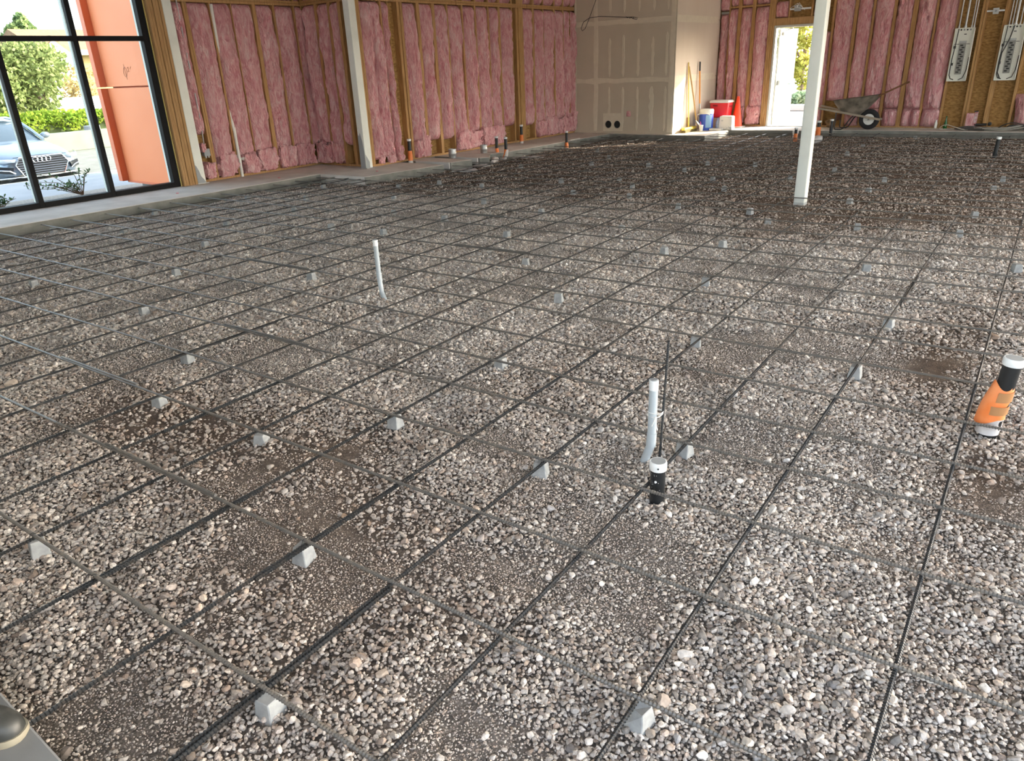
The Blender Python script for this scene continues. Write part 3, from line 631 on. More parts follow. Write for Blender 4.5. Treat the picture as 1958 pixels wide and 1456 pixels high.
A_L = {1:.86,2:2.06,3:3.07,4:4.03,5:5.03,6:5.86,7:6.78,8:7.89,9:8.64,10:9.58,11:10.56,12:11.54,13:12.53,14:13.27,15:14.20,16:15.27,17:16.17}
B_ = {-1:-1.0,-2:-2.0,-3:-2.9,-4:-3.84,-5:-4.88,-6:-5.79,-7:-6.73,-8:-7.63,-9:-8.62,-10:-9.51,-11:-10.47,-12:-11.42,-13:-12.32,-14:-12.94,-15:-13.83,-16:-14.54,-17:-15.5,-18:-16.4,0:.03,1:.97,2:1.96,3:2.93,4:4.14,5:5.1,6:6.05,7:7.0}
def line_at_x(pa, pb, x): t = (x-pa[0])/(pb[0]-pa[0]); return (x, pa[1]+t*(pb[1]-pa[1]))
def line_at_y(pa, pb, y): t = (y-pa[1])/(pb[1]-pa[1]); return (pa[0]+t*(pb[0]-pa[0]), y)
A_LINES = []
for k in range(1, 37):
    aL = A_L.get(k, k-.80+.12*math.sin(k*1.7)); aR = A_R.get(k, k+.0+.10*math.sin(k*2.3+1))
    pl, pr_ = G(-17, aL), G(3, aR); A_LINES.append((pl, pr_))
    x0 = -8.44
    y_ = line_at_x(pl, pr_, -7.3)[1]
    if y_ > 8.0: x0 = -7.12
    if y_ > 15.6: x0 = -4.74
    a = line_at_x(pl, pr_, x0)
    if a[1] > 17.45 or (a[1] > 17.05 and x0 > -5): break
    b = line_at_x(pl, pr_, 3.9)
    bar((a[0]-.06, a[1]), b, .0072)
    if k in (2,3,5,8,11,14): # lap splice
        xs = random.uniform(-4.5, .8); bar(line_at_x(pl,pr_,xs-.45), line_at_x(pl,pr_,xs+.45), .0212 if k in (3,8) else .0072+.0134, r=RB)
B_LINES = []
for k in sorted(B_):
    pa, pb = G(B_[k], 0), G(B_[k]-.25*(1 if k < -8 else .3), 36); B_LINES.append((pa, pb))
    y0 = -.05
    xe = line_at_y(pa, pb, 16)[0]
    y1 = 8.1 if xe < -7.3 else (15.75 if xe < -4.75 else (17.2 if xe < -2.5 else 17.55))
    if k == -18: y1 = 7.9
    bar(line_at_y(pa, pb, y0), line_at_y(pa, pb, y1), -.0066)
    if k in (-1,0,1,-5,3,-3):
        yc = {-1:.7,0:1.15,1:.55,-5:2.2,3:5.6,-3:1.6}[k]; q0, q1 = line_at_y(pa,pb,yc-.42), line_at_y(pa,pb,yc+.42)
        bar((q0[0]+.0145,q0[1]), (q1[0]+.0135,q1[1]), -.0066)
# dowels sticking out of the slab jog
for x, y in ((-8.12,7.86),(-7.78,7.80),(-7.50,7.84)): bar((x,8.1), (x-.05,y-.25), .012)
# short wire ties where bars cross near the viewer
def cross(A, B):
    (x1,y1),(x2,y2) = A; (x3,y3),(x4,y4) = B; den = (x1-x2)*(y3-y4)-(y1-y2)*(x3-x4)
    t = ((x1-x3)*(y3-y4)-(y1-y3)*(x3-x4))/den; return (x1+t*(x2-x1), y1+t*(y2-y1))
for A in A_LINES[:9]:
    for B in B_LINES:
        x, y = cross(A, B)
        if math.hypot(x-CAM[0], y-CAM[1]) < 4.2 and y > .1 and random.random() < .6:
            s_ = .013; pts = [(x-s_,y-s_,-.010),(x-s_*.6,y-s_*.6,.012),(x,y,.0165),(x+s_*.6,y+s_*.6,.012),(x+s_,y+s_,-.010)]
            obj('tie_wire', MB().tube(pts, .0012, 5).tube([(x+s_*.2,y,.016),(x+s_*.9,y-.004,.026),(x+s_*1.3,y+.012,.024)], .0012, 5), m_wire, mat_root)

# ------------------------------------------------------------------ concrete spacer blocks under the bars
def ray_at(u, v, z):
    d = _r*((u-IMG_W/2)/F_PX)+_d*((v-IMG_H/2)/F_PX)+_f; t = (z-CAM[2])/d[2]; return CAM+d*t
NEAR_BLOCKS = [ # measured in the photograph, with what is found beside each
 (515,1350,'nearest to the near concrete ledge'), (1222,1366,'broken at one corner, lowest on the right of the grid'), (580,1056,'above and left of the lowest one'),
 (72,1044,'at the left edge of the picture in dark gravel'), (755,803,'left of the conduit stub and stake'), (500,840,'on the brown patch of gravel left of the centre'),
 (304,768,'on the left brown patch beside two crossing bars'), (357,682,'straight below the lone grey conduit stub to its left'), (275,594,'left of the lone conduit stub on pale gravel'),
 (64,542,'at the left edge below the storefront ledge'), (1309,856,'right behind the conduit stub and stake'), (1034,893,'half buried between the bars left of the black stub'),
 (957,694,'almost buried between the two conduit stubs'), (1330,652,'behind the tip of the tall stake'), (1636,709,'left of the orange wrapped pipe'), (1699,619,'behind and left of the orange wrapped pipe'),
 (1657,512,'in the right half midway to the white column'), (1945,512,'at the right edge midway to the back wall'), (1349,538,'midway between the stake and the white column'), (1068,568,'in the middle of the picture'),
 (1005,501,'right of the lone conduit stub and farther off'), (595,528,'left of the lone conduit stub beside its top'), (336,519,'on pale gravel in front of the window'), (157,484,'near the left edge in front of the window'),
 (392,467,'on the brown strip in front of the window'), (733,443,'right behind the top of the lone conduit stub'), (633,433,'farther behind the lone conduit stub')]
FAR_BLOCKS = [(236,442),(433,426),(563,402),(585,378),(618,356),(473,380),(296,406),(102,441),(753,379),(762,355),(840,349),(921,355),(753,406),(925,384),(850,417),(969,448),(1035,404),(1073,345),(1096,368),(1184,343),(1203,374),(1209,354),(1189,436),(996,318),(1131,312),(1240,315),(1297,394),(1385,360),(1363,342),(1309,324),(1434,403),(1468,424),(1270,479),(1382,466),(1625,384),(1640,433),(1661,364),(1691,343),(1596,324),(1864,410),(1835,446),(1900,360),(1918,342),(1511,339),(1444,314),(1142,288),(1164,300),(1353,312),(1650,279),(1620,293),(1750,263)]
def block_mesh(sd):
    r = random.Random(sd); a, b, h = .036, .027, .074
    vs = []
    for (x, y, z) in ((-a,-a,0),(a,-a,0),(a,a,0),(-a,a,0),(-b,-b,h),(b,-b,h),(b,b,h),(-b,b,h)): vs.append((x+r.uniform(-.003,.003), y+r.uniform(-.003,.003), z+r.uniform(-.002,.002)))
    if sd == 1: vs[4] = (-.012,-.012,.060)
    me = bpy.data.meshes.new('spacer_block'); me.from_pydata(vs, [], [(0,3,2,1),(4,5,6,7),(0,1,5,4),(1,2,6,5),(2,3,7,6),(3,0,4,7)])
    bm = bmesh.new(); bm.from_mesh(me); bmesh.ops.bevel(bm, geom=bm.edges[:], offset=.003, segments=1, affect='EDGES'); bm.to_mesh(me); bm.free()
    me.materials.append(m_block); return me
BM_ = [block_mesh(k) for k in range(4)]
def place_block(u, v, label, k):
    q = ray_at(u, v, -.045)
    o = bpy.data.objects.new('spacer_block', BM_[k]); COL.objects.link(o)
    o.location = (q[0], q[1], -.0885); o.rotation_euler = (0,0,random.uniform(-.35,.35)+math.radians(8))
    return tag(o, label, 'spacer block', 'concrete blocks holding up the rebar')
for i, (u, v, t) in enumerate(NEAR_BLOCKS): place_block(u, v, 'grey concrete spacer block '+t, 1 if i == 1 else (0,2,3)[i%3])
ORD = ['first','second','third','fourth','fifth','sixth','seventh','eighth','ninth','tenth','eleventh','twelfth','thirteenth','fourteenth','fifteenth','sixteenth','seventeenth','eighteenth','nineteenth','twentieth']
BANDS = ((0,330,'farthest rows below the back ledges'),(330,362,'rows beyond the white column foot'),(362,405,'rows level with the white column foot'),(405,900,'rows just nearer than the white column'))
for v0, v1, txt in BANDS:
    for i, (u, v) in enumerate(sorted(b_ for b_ in FAR_BLOCKS if v0 <= b_[1] < v1)):
        place_block(u, v, 'tiny grey spacer block, %s from left in the %s' % (ORD[i], txt), (0,2,3)[i%3])

# ------------------------------------------------------------------ pipe stubs
def stub(name, x, y, z0, h, r, label, cat='pipe', group=None, cap=True, wrap=None, lean=(0,0), white_base=False):
    e_ = empty(name, (x,y,z0), label, cat, group)
    top = (x+lean[0]*h, y+lean[1]*h, z0+h)
    P = lambda t: (x+lean[0]*h*t, y+lean[1]*h*t, z0+h*t)
    obj('pipe', MB().tube([(x,y,z0-.12), P(.3), P(.98)], r, 20), m_abs, e_, smooth=True)
    if cap:
        c = obj('cap', MB().lathe([(r*1.12,-.028),(r*1.15,-.02),(r*1.15,.004),(r*1.06,.010),(r*.94,.010)], P(1.0), 24, (lean[0],lean[1],1)), m_cap, e_, smooth=True)
        obj('cap_top', MB().lathe([(r*.95,.0085),(r*.95,.0105)], P(1.0), 24, (lean[0],lean[1],1)), m_capgrey, c)
    if wrap:
        t0, t1 = wrap
        if white_base: obj('white_tape', MB().tube([P(0.0),P(t0*.5),P(t0)], r, 16, radii=[r*1.5,r*1.35,r*1.25]), m_white_wrap, e_, smooth=True)
        obj('orange_wrap', MB().tube([P(t0),P((t0+t1)/2),P(t1)], r, 14, radii=[r*1.38,r*1.3,r*1.12]), m_orange_wrap, e_, smooth=True)
    return e_
st = stub('drain_stub', .899, 2.09, ZG, .185, .032, 'short black pipe stub with a white cap beside the conduit and stake')
obj('vent_hole', MB().lathe([(.004,0),(.004,.0015)], (.899+.016,2.09-.0335,ZG+.176), 10, (.45,-.9,0)), m_hole, st); 
obj('paint_drop', MB().lathe([(.0055,0),(.004,.003)], (.899+.006,2.09-.0315,ZG+.110), 10, (.2,-1,0)), m_cap, st)
for k in range(16):
    an = random.uniform(-2.4,-.5); obj('paint_speck', MB().lathe([(.0012,0),(.0008,.0008)], (.899+math.cos(an)*.032,2.09+math.sin(an)*.032,ZG+random.uniform(.05,.15)), 6, (math.cos(an),math.sin(an),0)), m_cap, st)
# wrapped pipe near the right edge
x, y, h = 1.965, 3.483, .40
ow = empty('drain_stub', (x,y,ZG), 'black capped pipe stub wrapped in orange plastic at the right edge', 'pipe')
obj('pipe', MB().tube([(x-.02,y,ZG-.1),(x,y,ZG+.1),(x+.022,y,ZG+h)], .0385, 24), m_abs, ow, smooth=True)
c = obj('cap', MB().lathe([(.043,-.026),(.0450,-.021),(.0450,.003),(.042,.010),(.036,.010)], (x+.022,y,ZG+h), 28, (.05,0,1)), m_cap, ow, smooth=True)
obj('cap_top', MB().lathe([(.0365,.008),(.0365,.0108)], (x+.022,y,ZG+h), 28, (.05,0,1)), m_capgrey, c)
def wrapmesh(z0, z1, r0, r1, sd, flare=.0):
    mb = MB(); nu, nv = 30, 14; vs = []
    for j in range(nv):
        t = j/(nv-1); z = z0+(z1-z0)*t; cx = x-.02+.042*((z-ZG)/h)
        for k in range(nu):
            an = 2*math.pi*k/nu; rr = r0+(r1-r0)*t+.004*float(vnoise(np.array([an*1.5+sd]), np.array([t*4]))[0])+flare*max(0, math.cos(an-3.4))**2*math.sin(min(1,(1-t)*1.5)*math.pi*.5)
            zz = z-.03*max(0,math.cos(an-3.6))*(1-t)*(flare > 0)+(.02*math.sin(an*2+1)*t if flare else 0)
            vs.append((cx+math.cos(an)*rr, y+math.sin(an)*rr, zz))
    fs = [(j*nu+k, j*nu+(k+1)%nu, (j+1)*nu+(k+1)%nu, (j+1)*nu+k) for j in range(nv-1) for k in range(nu)]
    return mb.add(vs, fs)
obj('white_tape', wrapmesh(ZG+.02, ZG+.14, .050, .046, 2), m_white_wrap, ow, smooth=True)
wp = obj('orange_wrap', wrapmesh(ZG+.105, ZG+.275, .049, .042, 5, .024), m_orange_wrap, ow, smooth=True)
for z0, z1, a0 in ((.195,.245,-1.75),(.128,.172,-1.95)):
    vs = []; nk = 12
    for k in range(nk+1):
        an = a0+k*2.1/nk
        for z in (z0, z1):
            rr = .0525-.035*(z-.12)+.0015; cx = x-.02+.042*(z/h); vs.append((cx+math.cos(an)*rr, y+math.sin(an)*rr, ZG+z+.004*k/nk))
    obj('tape_band', MB().add(vs, [(2*k,2*k+2,2*k+3,2*k+1) for k in range(nk)]), m_tape, wp, smooth=True)
# conduit stubs
def conduit(x, y, h, r, bend, label, elbow_z):
    e_ = empty('conduit_stub', (x,y,ZG), label, 'conduit')
    bx, by = bend
    pts = [(x+bx*1.0,y+by*1.0,ZG-.03),(x+bx*.55,y+by*.55,ZG+.02),(x+bx*.2,y+by*.2,ZG+.06),(x,y,ZG+elbow_z)]
    obj('elbow', MB().tube(pts, r, 18), m_pvc, e_, smooth=True)
    obj('coupling', MB().tube([(x+bx*.08,y+by*.08,ZG+elbow_z-.02),(x,y,ZG+elbow_z+.05)], r*1.12, 20), m_pvc, e_, smooth=True)
    obj('pipe', MB().tube([(x,y,ZG+elbow_z),(x,y,ZG+h)], r, 20), m_pvc, e_, smooth=True)
    c = obj('tape_cap', MB().tube([(x,y,ZG+h-.045),(x,y,ZG+h+.002)], r*1.06, 20), m_cap, e_, smooth=True)
    obj('tape_top', MB().lathe([(r*.85,.0),(r*.8,.003)], (x,y,ZG+h+.002), 20), m_capgrey, c)
    return e_
conduit(-2.37, 3.60, .487, .0195, (.10,-.04), 'lone tall grey conduit stub standing in pale gravel left of centre', .17)
c2 = conduit(.712, 2.40, .405, .0205, (-.032,-.015), 'grey conduit stub tied to a steel stake beside the black stub', .09)
stk = empty('rebar_stake', (.738,2.44,ZG), 'upright steel rebar stake tied to the grey conduit stub', 'stake')
pts = []; rad = []
t = -.1
while t < .585:
    for dt, rr in ((0,.0056),(.003,.0056),(.0045,.0068),(.0065,.0068)): pts.append((.738+.018*(t/.58),2.44,ZG+t+dt)); rad.append(rr)
    t += .0095
obj('bar', MB().tube(pts, .006, 8, radii=rad), m_rebar, stk)
zt = ZG+.235
tw = obj('wire_tie', MB().tube([(.7135+.024*math.cos(a)+(.012 if math.cos(a) > 0 else 0), 2.405+.024*math.sin(a)+(.02 if math.sin(a)>0 else 0), zt+.006*math.sin(a*1.0)) for a in np.linspace(0,6.4,24)], .002, 6).tube([(.7135+.025*math.cos(a)+(.012 if math.cos(a) > 0 else 0), 2.405+.025*math.sin(a)+(.02 if math.sin(a)>0 else 0), zt+.010-.004*math.sin(a*1.0)) for a in np.linspace(0,6.4,24)], .002, 6)
     .tube([(.735,2.382,zt),(.732,2.378,zt-.02),(.722,2.376,zt-.05)], .0019, 6).tube([(.735,2.382,zt),(.740,2.378,zt-.025),(.752,2.374,zt-.062)], .0019, 6), m_ties, None, base=(.735,2.39,zt), smooth=True)
tag(tw, 'white wire tie binding the grey conduit to the stake', 'wire tie')
# far stubs along the left ledge
stub('drain_stub', -8.12, 9.86, ZS-.02, .42, .034, 'black pipe stub with orange base in front of the first open stud bay', wrap=(.10,.52), white_base=True)
stub('drain_stub', -8.02, 13.25, ZS-.02, .40, .032, 'black pipe stub with orange base in front of the second open stud bay', wrap=(.16,.5), white_base=True)
stub('drain_stub', -7.20, 13.80, ZG, .35, .029, 'black pipe stub with orange base beside the sunlit concrete block', wrap=(.05,.34), white_base=True)
tp = empty('twin_trap', (-7.3,11.6,ZG), 'pair of black capped pipe stubs joined by a white trap at the ledge', 'pipe')
for i, (x, y, sgn) in enumerate(((-7.47,11.66,1),(-7.16,11.56,-1))):
    q_ = obj('pipe', MB().tube([(x,y,ZG+.2),(x,y,ZG+.43)], .031, 18), m_abs, tp, smooth=True)
    obj('cap', MB().lathe([(.035,-.025),(.036,.003),(.031,.008)], (x,y,ZG+.43), 20), m_cap, q_, smooth=True)
    obj('orange_wrap', MB().tube([(x,y,ZG+.21),(x+sgn*.01,y,ZG+.13),(x+sgn*.05,y-.0,ZG+.04)], .036, 16, radii=[.035,.037,.036]), m_orange_wrap, tp, smooth=True)
    obj('elbow', MB().tube([(x-sgn*.012,y+.01,ZG+.2),(x-sgn*.012,y-.012,ZG+.10),(x+sgn*.03,y-.02,ZG+.02)], .033, 14), m_white_wrap, tp, smooth=True)
obj('trap', MB().tube([(-7.42,11.62,ZG+.04),(-7.36,11.60,ZG-.01),(-7.27,11.58,ZG-.01),(-7.21,11.57,ZG+.04)], .036, 14), m_white_wrap, tp, smooth=True)
obj('wrap_tail', MB().tube([(-7.28,11.40,ZG+.03),(-7.20,11.25,ZG+.05),(-7.12,11.05,ZG+.01)], .05, 12, radii=[.05,.055,.035]), m_white_wrap, tp, smooth=True)
def duct(x, y, h, r, label):
    e_ = empty('duct_collar', (x,y,ZS), label, 'duct collar')
    obj('collar', MB().lathe([(r,0),(r,h*.42),(r*1.04,h*.45),(r,h*.48),(r,h),(r*.96,h),(r*.96,h*.3)], (x,y,ZS), 26), m_galv, e_, smooth=True)
    obj('opening', MB().lathe([(r*.95,h*.25),(r*.95,h*.3)], (x,y,ZS), 26), m_hole, e_)
duct(-7.72,10.60,.165,.075,'short galvanised duct collar on the first slab patch'); duct(-7.68,11.50,.15,.070,'short galvanised duct collar nearer the drywall')
# pipes by the back wall
stub('drain_stub', .793, 14.416, ZG, .335, .033, 'black capped pipe stub standing alone in gravel by the right edge', lean=(.05,0))
stub('drain_stub', -2.61, 17.36, ZG, .36, .033, 'black capped pipe stub at the ledge in front of the wheelbarrow legs')
stub('drain_stub', -2.98, 17.28, ZG, .37, .033, 'thin black pipe stub farthest back beside the white column', cap=False)
stub('drain_stub', -2.79, 17.05, ZG, .35, .040, 'black pipe stub with full orange wrap right of the white column', wrap=(.02,.66))
stub('drain_stub', -2.93, 16.75, ZG, .19, .037, 'short orange wrapped stub with a white top right of the column', wrap=(.0,.55), cap=True)
stub('drain_stub', -3.02, 16.25, ZG, .27, .030, 'orange wrapped pipe stub hidden half behind the white column', wrap=(.02,.6), white_base=False)
cs = empty('closet_collar', (-3.236,16.927,ZG), 'short wide white pipe collar left of the column by the back ledge', 'pipe')
obj('body', MB().lathe([(.056,-.05),(.056,.10),(.062,.10),(.062,.15),(.05,.15),(.05,.1)], (-3.236,16.927,ZG), 24), m_cap, cs, smooth=True); obj('plug', MB().lathe([(.05,.12),(.05,.125)], (-3.236,16.927,ZG), 24), m_capgrey, cs)
te = empty('elbow_fitting', (-2.47,15.85,ZG), 'fat white wrapped elbow fitting lying right of the column', 'pipe fitting')
obj('elbow', MB().tube([(-2.56,15.80,ZG+.02),(-2.53,15.82,ZG+.07),(-2.45,15.86,ZG+.105),(-2.38,15.90,ZG+.11)], .075, 18, radii=[.07,.075,.07,.055]), m_white_wrap, te, smooth=True)
obj('mouth', MB().tube([(-2.385,15.898,ZG+.11),(-2.365,15.91,ZG+.11)], .043, 18), m_hole, te)
bt = obj('bucket', MB().lathe([(.10,0),(.112,.11),(.118,.115),(.118,.13),(.108,.13)], (1.47,12.45,ZG), 24), M('blue_plastic',(.03,.09,.25),.45), base=(1.47,12.45,ZG), smooth=True)
tag(bt, 'dark blue plastic bucket cut off by the right edge', 'bucket')
# plastic sheets by the slab patches
m_sheet = M('pale_plastic', (.60,.61,.60), .35, bump=.4, bscale=14, dist=.02)
def sheet(cx, cy, sx, sy, label, rot=0.0):
    nu, nv = 22, 12; vs = []
    for i in range(nu):
        for j in range(nv):
            u, v = i/(nu-1)*2-1, j/(nv-1)*2-1
            ed = max(abs(u),abs(v)); xx = u*sx*(1+.15*math.sin(v*3)); yy = v*sy*(1+.2*math.sin(u*4))
            vs.append((cx+xx*math.cos(rot)-yy*math.sin(rot), cy+xx*math.sin(rot)+yy*math.cos(rot), ZG+.012+.05*abs(float(vnoise(np.array([u*2.5+cx]), np.array([v*2.5]))[0]))*(1-ed**4)))
    o = obj('plastic_sheet', MB().add(vs, [(i*nv+j,(i+1)*nv+j,(i+1)*nv+j+1,i*nv+j+1) for i in range(nu-1) for j in range(nv-1)]), m_sheet, base=(cx,cy,ZG), smooth=True)
    so_ = o.modifiers.new('thickness','SOLIDIFY'); so_.thickness = .003
    return tag(o, label, 'plastic sheet')
sheet(-6.93,9.98,.22,.16,'crumpled pale plastic sheet beside the first slab patch',.4); sheet(-7.05,10.62,.17,.10,'small crumpled plastic sheet between the slab patches'); sheet(-6.95,11.95,.30,.12,'flat pale plastic sheet right of the twin pipes',.3)

# ------------------------------------------------------------------ things in the left wall
jb = empty('electrical_box', (XL+.02,6.66,.5), 'grey metal electrical box low in the narrow insulated bay', 'electrical box')
obj('box', MB().box(XL-.06,XL+.02,6.605,6.715,.46,.575), m_primer, jb, bevel=.004); obj('knockout', MB().lathe([(.014,0),(.014,.03)], (XL-.01,6.64,.43), 14), m_galv, jb); obj('knockout', MB().lathe([(.012,0),(.012,.03)], (XL-.01,6.69,.43), 14), m_galv, jb)
cdt = obj('metal_conduit', MB().tube([(XL+.03,6.62,4.0),(XL+.035,6.63,2.2),(XL+.03,6.64,1.7),(XL+.035,6.64,1.1),(XL-.01,6.645,.575)], .0095, 10), m_galv, base=(XL,6.64,.575), smooth=True)
tag(cdt, 'thin metal conduit running up the narrow insulated bay', 'conduit')
pv = empty('vent_pipe', (XL,7.25,ZS), 'white plastic vent pipe running up the left insulated wall', 'pipe')
obj('pipe', MB().tube([(XL+.015,7.24,ZS),(XL+.015,7.24,.8),(XL-.05,7.24,1.15),(XL-.10,7.25,1.35),(XL-.10,7.25,1.75),(XL-.02,7.235,2.1),(XL+.012,7.225,ZPL-.02)], .026, 16), m_pvcw, pv, smooth=True)
obj('coupling', MB().tube([(XL,7.245,.26),(XL,7.245,.42)], .031, 18), m_pvcw, pv, smooth=True); obj('cleanout', MB().lathe([(.022,0),(.022,.05),(.028,.05),(.028,.065)], (XL+.01,7.265,.345), 16, (.8,.6,0)), m_pvcw, pv, smooth=True)
ob = empty('outlet_box', (XW2,9.45,1.22), 'small metal outlet box on a stud of the left wall', 'electrical box')
obj('box', MB().box(XW2-.03,XW2+.055,9.40,9.47,1.165,1.275), m_galv, ob, bevel=.004)
for z in (1.195,1.245): obj('receptacle', MB().box(XW2+.054,XW2+.06,9.415,9.455,z-.018,z+.018), m_cap, ob, bevel=.004)
wrz = obj('hanging_wire', MB().tube([(-6.84,14.5,3.6),(-6.886,14.5,2.85),(-7.05,14.5,2.5),(-7.16,14.5,2.30),(-7.23,14.5,2.26),(-7.26,14.5,2.31),(-7.20,14.5,2.43),(-7.05,14.5,2.50),(-6.8,14.5,2.515),(-6.45,14.5,2.485),(-6.2,14.5,2.46),(-6.0,14.5,2.45),(-5.90,14.5,2.43),(-5.92,14.5,2.405),(-6.02,14.5,2.425)], .006, 8).tube([(-6.18+.02*i,14.5+.012*math.cos(i*2.2),2.46-.003*i+.012*math.sin(i*2.2)) for i in range(10)], .006, 6), m_hole, base=(-6.84,14.5,3.6), smooth=True)
tag(wrz, 'thin black wire hanging in a loop before the drywall', 'wire')

# ------------------------------------------------------------------ door in the back wall
m_doorw = M('door_white', (.55,.55,.50), .5)
dr = empty('door_1', (DX0,YBK+.1,ZS), 'white metal door standing open to the outside in the back wall', 'door', kind='structure')
for x0, x1, z0, z1 in ((DX0,DX0+.05,ZS,DZ),(DX1-.05,DX1,ZS,DZ),(DX0+.05,DX1-.05,DZ-.05,DZ)):
    obj('door_frame', MB().box(x0,x1,YBK-.02,YBK+.15,z0,z1), m_doorw, dr, bevel=.004, seg=1)
    
obj('threshold', MB().box(DX0,DX1,YBK-.03,YBK+.16,ZS,ZS+.02), m_galv, dr)
ang = math.radians(83); hx, hy = DX0+.075, YBK+.165
def leafx(p):
    x, y, z = p; c_, s_ = math.cos(ang), math.sin(ang); return Vector((hx+x*c_-y*s_, hy+x*s_+y*c_, z))
lf = obj('door_leaf', MB().box(0,.90,-.022,.022,ZS+.03,DZ-.06).xf(leafx), m_doorw, dr, bevel=.003, seg=1)
obj('push_bar', MB().box(.08,.80,-.075,-.045,ZS+.92,ZS+1.0).xf(leafx), m_galv, lf, bevel=.006); obj('push_bar_end', MB().box(.66,.86,-.085,-.022,ZS+.90,ZS+1.02).xf(leafx), M('blue_film',(.35,.62,.80),.3), lf, bevel=.006); obj('push_bar_end', MB().box(.05,.14,-.08,-.022,ZS+.905,ZS+1.015).xf(leafx), m_galv, lf, bevel=.006)
obj('door_closer', MB().box(.08,.34,-.075,-.022,DZ-.20,DZ-.13).xf(leafx), m_galv, lf, bevel=.006); obj('closer_arm', MB().slab((hx+.08,hy+.05,DZ-.11),(hx+.30,hy-.02,DZ-.07),(0,0,1),.025,(0,1,0),.012), m_galv, lf)
for z in (.3,1.15,1.95): obj('hinge', MB().box(-.03,.02,-.03,.0,z-.06,z+.06).xf(leafx), m_galv, dr)
bxw = empty('junction_box', (-4.0,YBK-.06,2.56), 'metal junction box with loose wires over the door header', 'electrical box')
obj('box', MB().box(-3.90,-3.76,YBK-.09,YBK-.02,2.50,2.62), m_galv, bxw, bevel=.005); obj('bracket', MB().box(-4.01,-3.55,YBK-.03,YBK-.018,2.53,2.565), m_cap, bxw)
for k in range(6): obj('wire', MB().tube([(-3.83,YBK-.09,2.57),(-3.83+random.uniform(-.12,.12),YBK-.16,2.6+random.uniform(-.04,.08)),(-3.83+random.uniform(-.2,.2),YBK-.13,2.52+random.uniform(-.05,.1))], .004, 6), m_cap, bxw)

# ------------------------------------------------------------------ electrical panels
m_panel = M('panel_white', (.84,.85,.78), .5); m_dk = M('panel_black', (.02,.02,.02), .5)
def panel(x0, x1, z0, z1, label, right):
    e_ = empty('breaker_panel', ((x0+x1)/2,YBK-.02,z0), label, 'breaker panel'); yb, yf = YBK-.02, YBK-.11+.04
    yf = YBK-.10
    obj('back_plate', MB().box(x0,x1,YBK-.035,YBK-.03,z0,z1), m_panel, e_)
    for a, b, c, d in ((x0,x0+.012,z0,z1),(x1-.012,x1,z0,z1),(x0,x1,z0,z0+.012),(x0,x1,z1-.012,z1)): obj('box_side', MB().box(a,b,yf,YBK-.03,c,d), m_panel, e_)
    cx = (x0+x1)/2; W = x1-x0; H = z1-z0; yy = YBK-.036
    bus = obj('bus_base', MB().box(cx-.055,cx+.06,yy-.02,yy,z0+H*.13,z1-H*.28), M('bus_grey',(.30,.30,.28),.5), e_)
    for k in range(13):
        z = z0+H*.16+k*H*.042; off = .012 if k%2 else -.018
        obj('breaker_stab', MB().box(cx-.02+off,cx+.03+off,yy-.032,yy-.021,z,z+H*.026), m_dk, bus)
    for k in range(14): obj('terminal', MB().lathe([(.004,0),(.004,.006)], (cx+.082,yy,z0+H*.14+k*H*.04), 6, (0,-1,0)), m_galv, bus)
    obj('lug_block', MB().box(cx-.06,cx+.06,yy-.035,yy,z1-H*.28,z1-H*.24), m_galv, e_)
    for a, b in ((cx-.15,cx-.062),(cx+.065,cx+.12)): obj('lug_strap', MB().box(a,b,yy-.012,yy,z1-H*.305,z1-H*.295), m_dk, e_)
    for k in range(4): obj('knockout', MB().lathe([(.016,0),(.016,.002)], (x0+.10+k*.055,yy,z1-.035), 14, (0,-1,0)), m_capgrey if k%2 else m_dk, e_)
    obj('latch', MB().box(cx-.01,cx+.035,yy-.008,yy,z1-H*.125,z1-H*.11), m_dk, e_)
    for zz in (.30,.62): obj('clip', MB().box(x0+.02,x0+.06,yy-.03,yy,z0+H*zz,z0+H*zz+.05), m_dk, e_)
    obj('feeder_wire', MB().tube([(x0+.06,yy-.03,z1-.01),(x0+.05,yy-.04,z1-H*.3),(x0+.03,yy-.04,z0+H*.4),(x0+.03,yy-.035,z0+H*.12),(x0+.06,yy-.035,z0+.05),(x0+.12,yy-.03,z0+.03)], .009, 8), m_dk, e_, smooth=True)
    obj('feeder_wire', MB().tube([(x1-.02,yy-.03,z1-H*.55),(x1-.03,yy-.035,z0+H*.2),(x1-.07,yy-.035,z0+.06),(cx+.03,yy-.03,z0+.025)], .007, 8), m_dk, e_, smooth=True)
    if right: obj('feeder_wire', MB().tube([(cx-.01,yy-.03,z1-.01),(cx-.05,yy-.05,z1-H*.25),(x0+.05,yy-.045,z0+H*.5),(x0+.04,yy-.04,z0+H*.15),(x0+.1,yy-.035,z0+.03)], .010, 8), m_dk, e_, smooth=True)
    return e_
panel(-.642,-.295,.985,1.975,'white breaker panel with open bus bars nearer the column',False)
panel(.190,.555,.985,1.985,'white breaker panel with bundled black feeders at the right edge',True)
def conds(xs, label):
    for i, (x, r) in enumerate(xs):
        o = obj('metal_conduit', MB().tube([(x,YBK-.065,1.985),(x+.002,YBK-.06,4.3)], r, 12).tube([(x,YBK-.065,1.975),(x,YBK-.065,2.01)], r*1.5, 12), m_galv, base=(x,YBK-.065,1.98), smooth=True)
        tag(o, 'galvanised conduit %s, %s from the left' % (label, ('first','second','third','fourth','fifth')[i]), 'conduit', 'conduits above the breaker panels')
conds(((-.585,.012),(-.475,.020),(-.365,.011),(-.325,.011)), 'rising from the panel nearer the column')
conds(((.265,.010),(.315,.011),(.37,.022),(.445,.011),(.50,.011)), 'rising from the panel at the right edge')
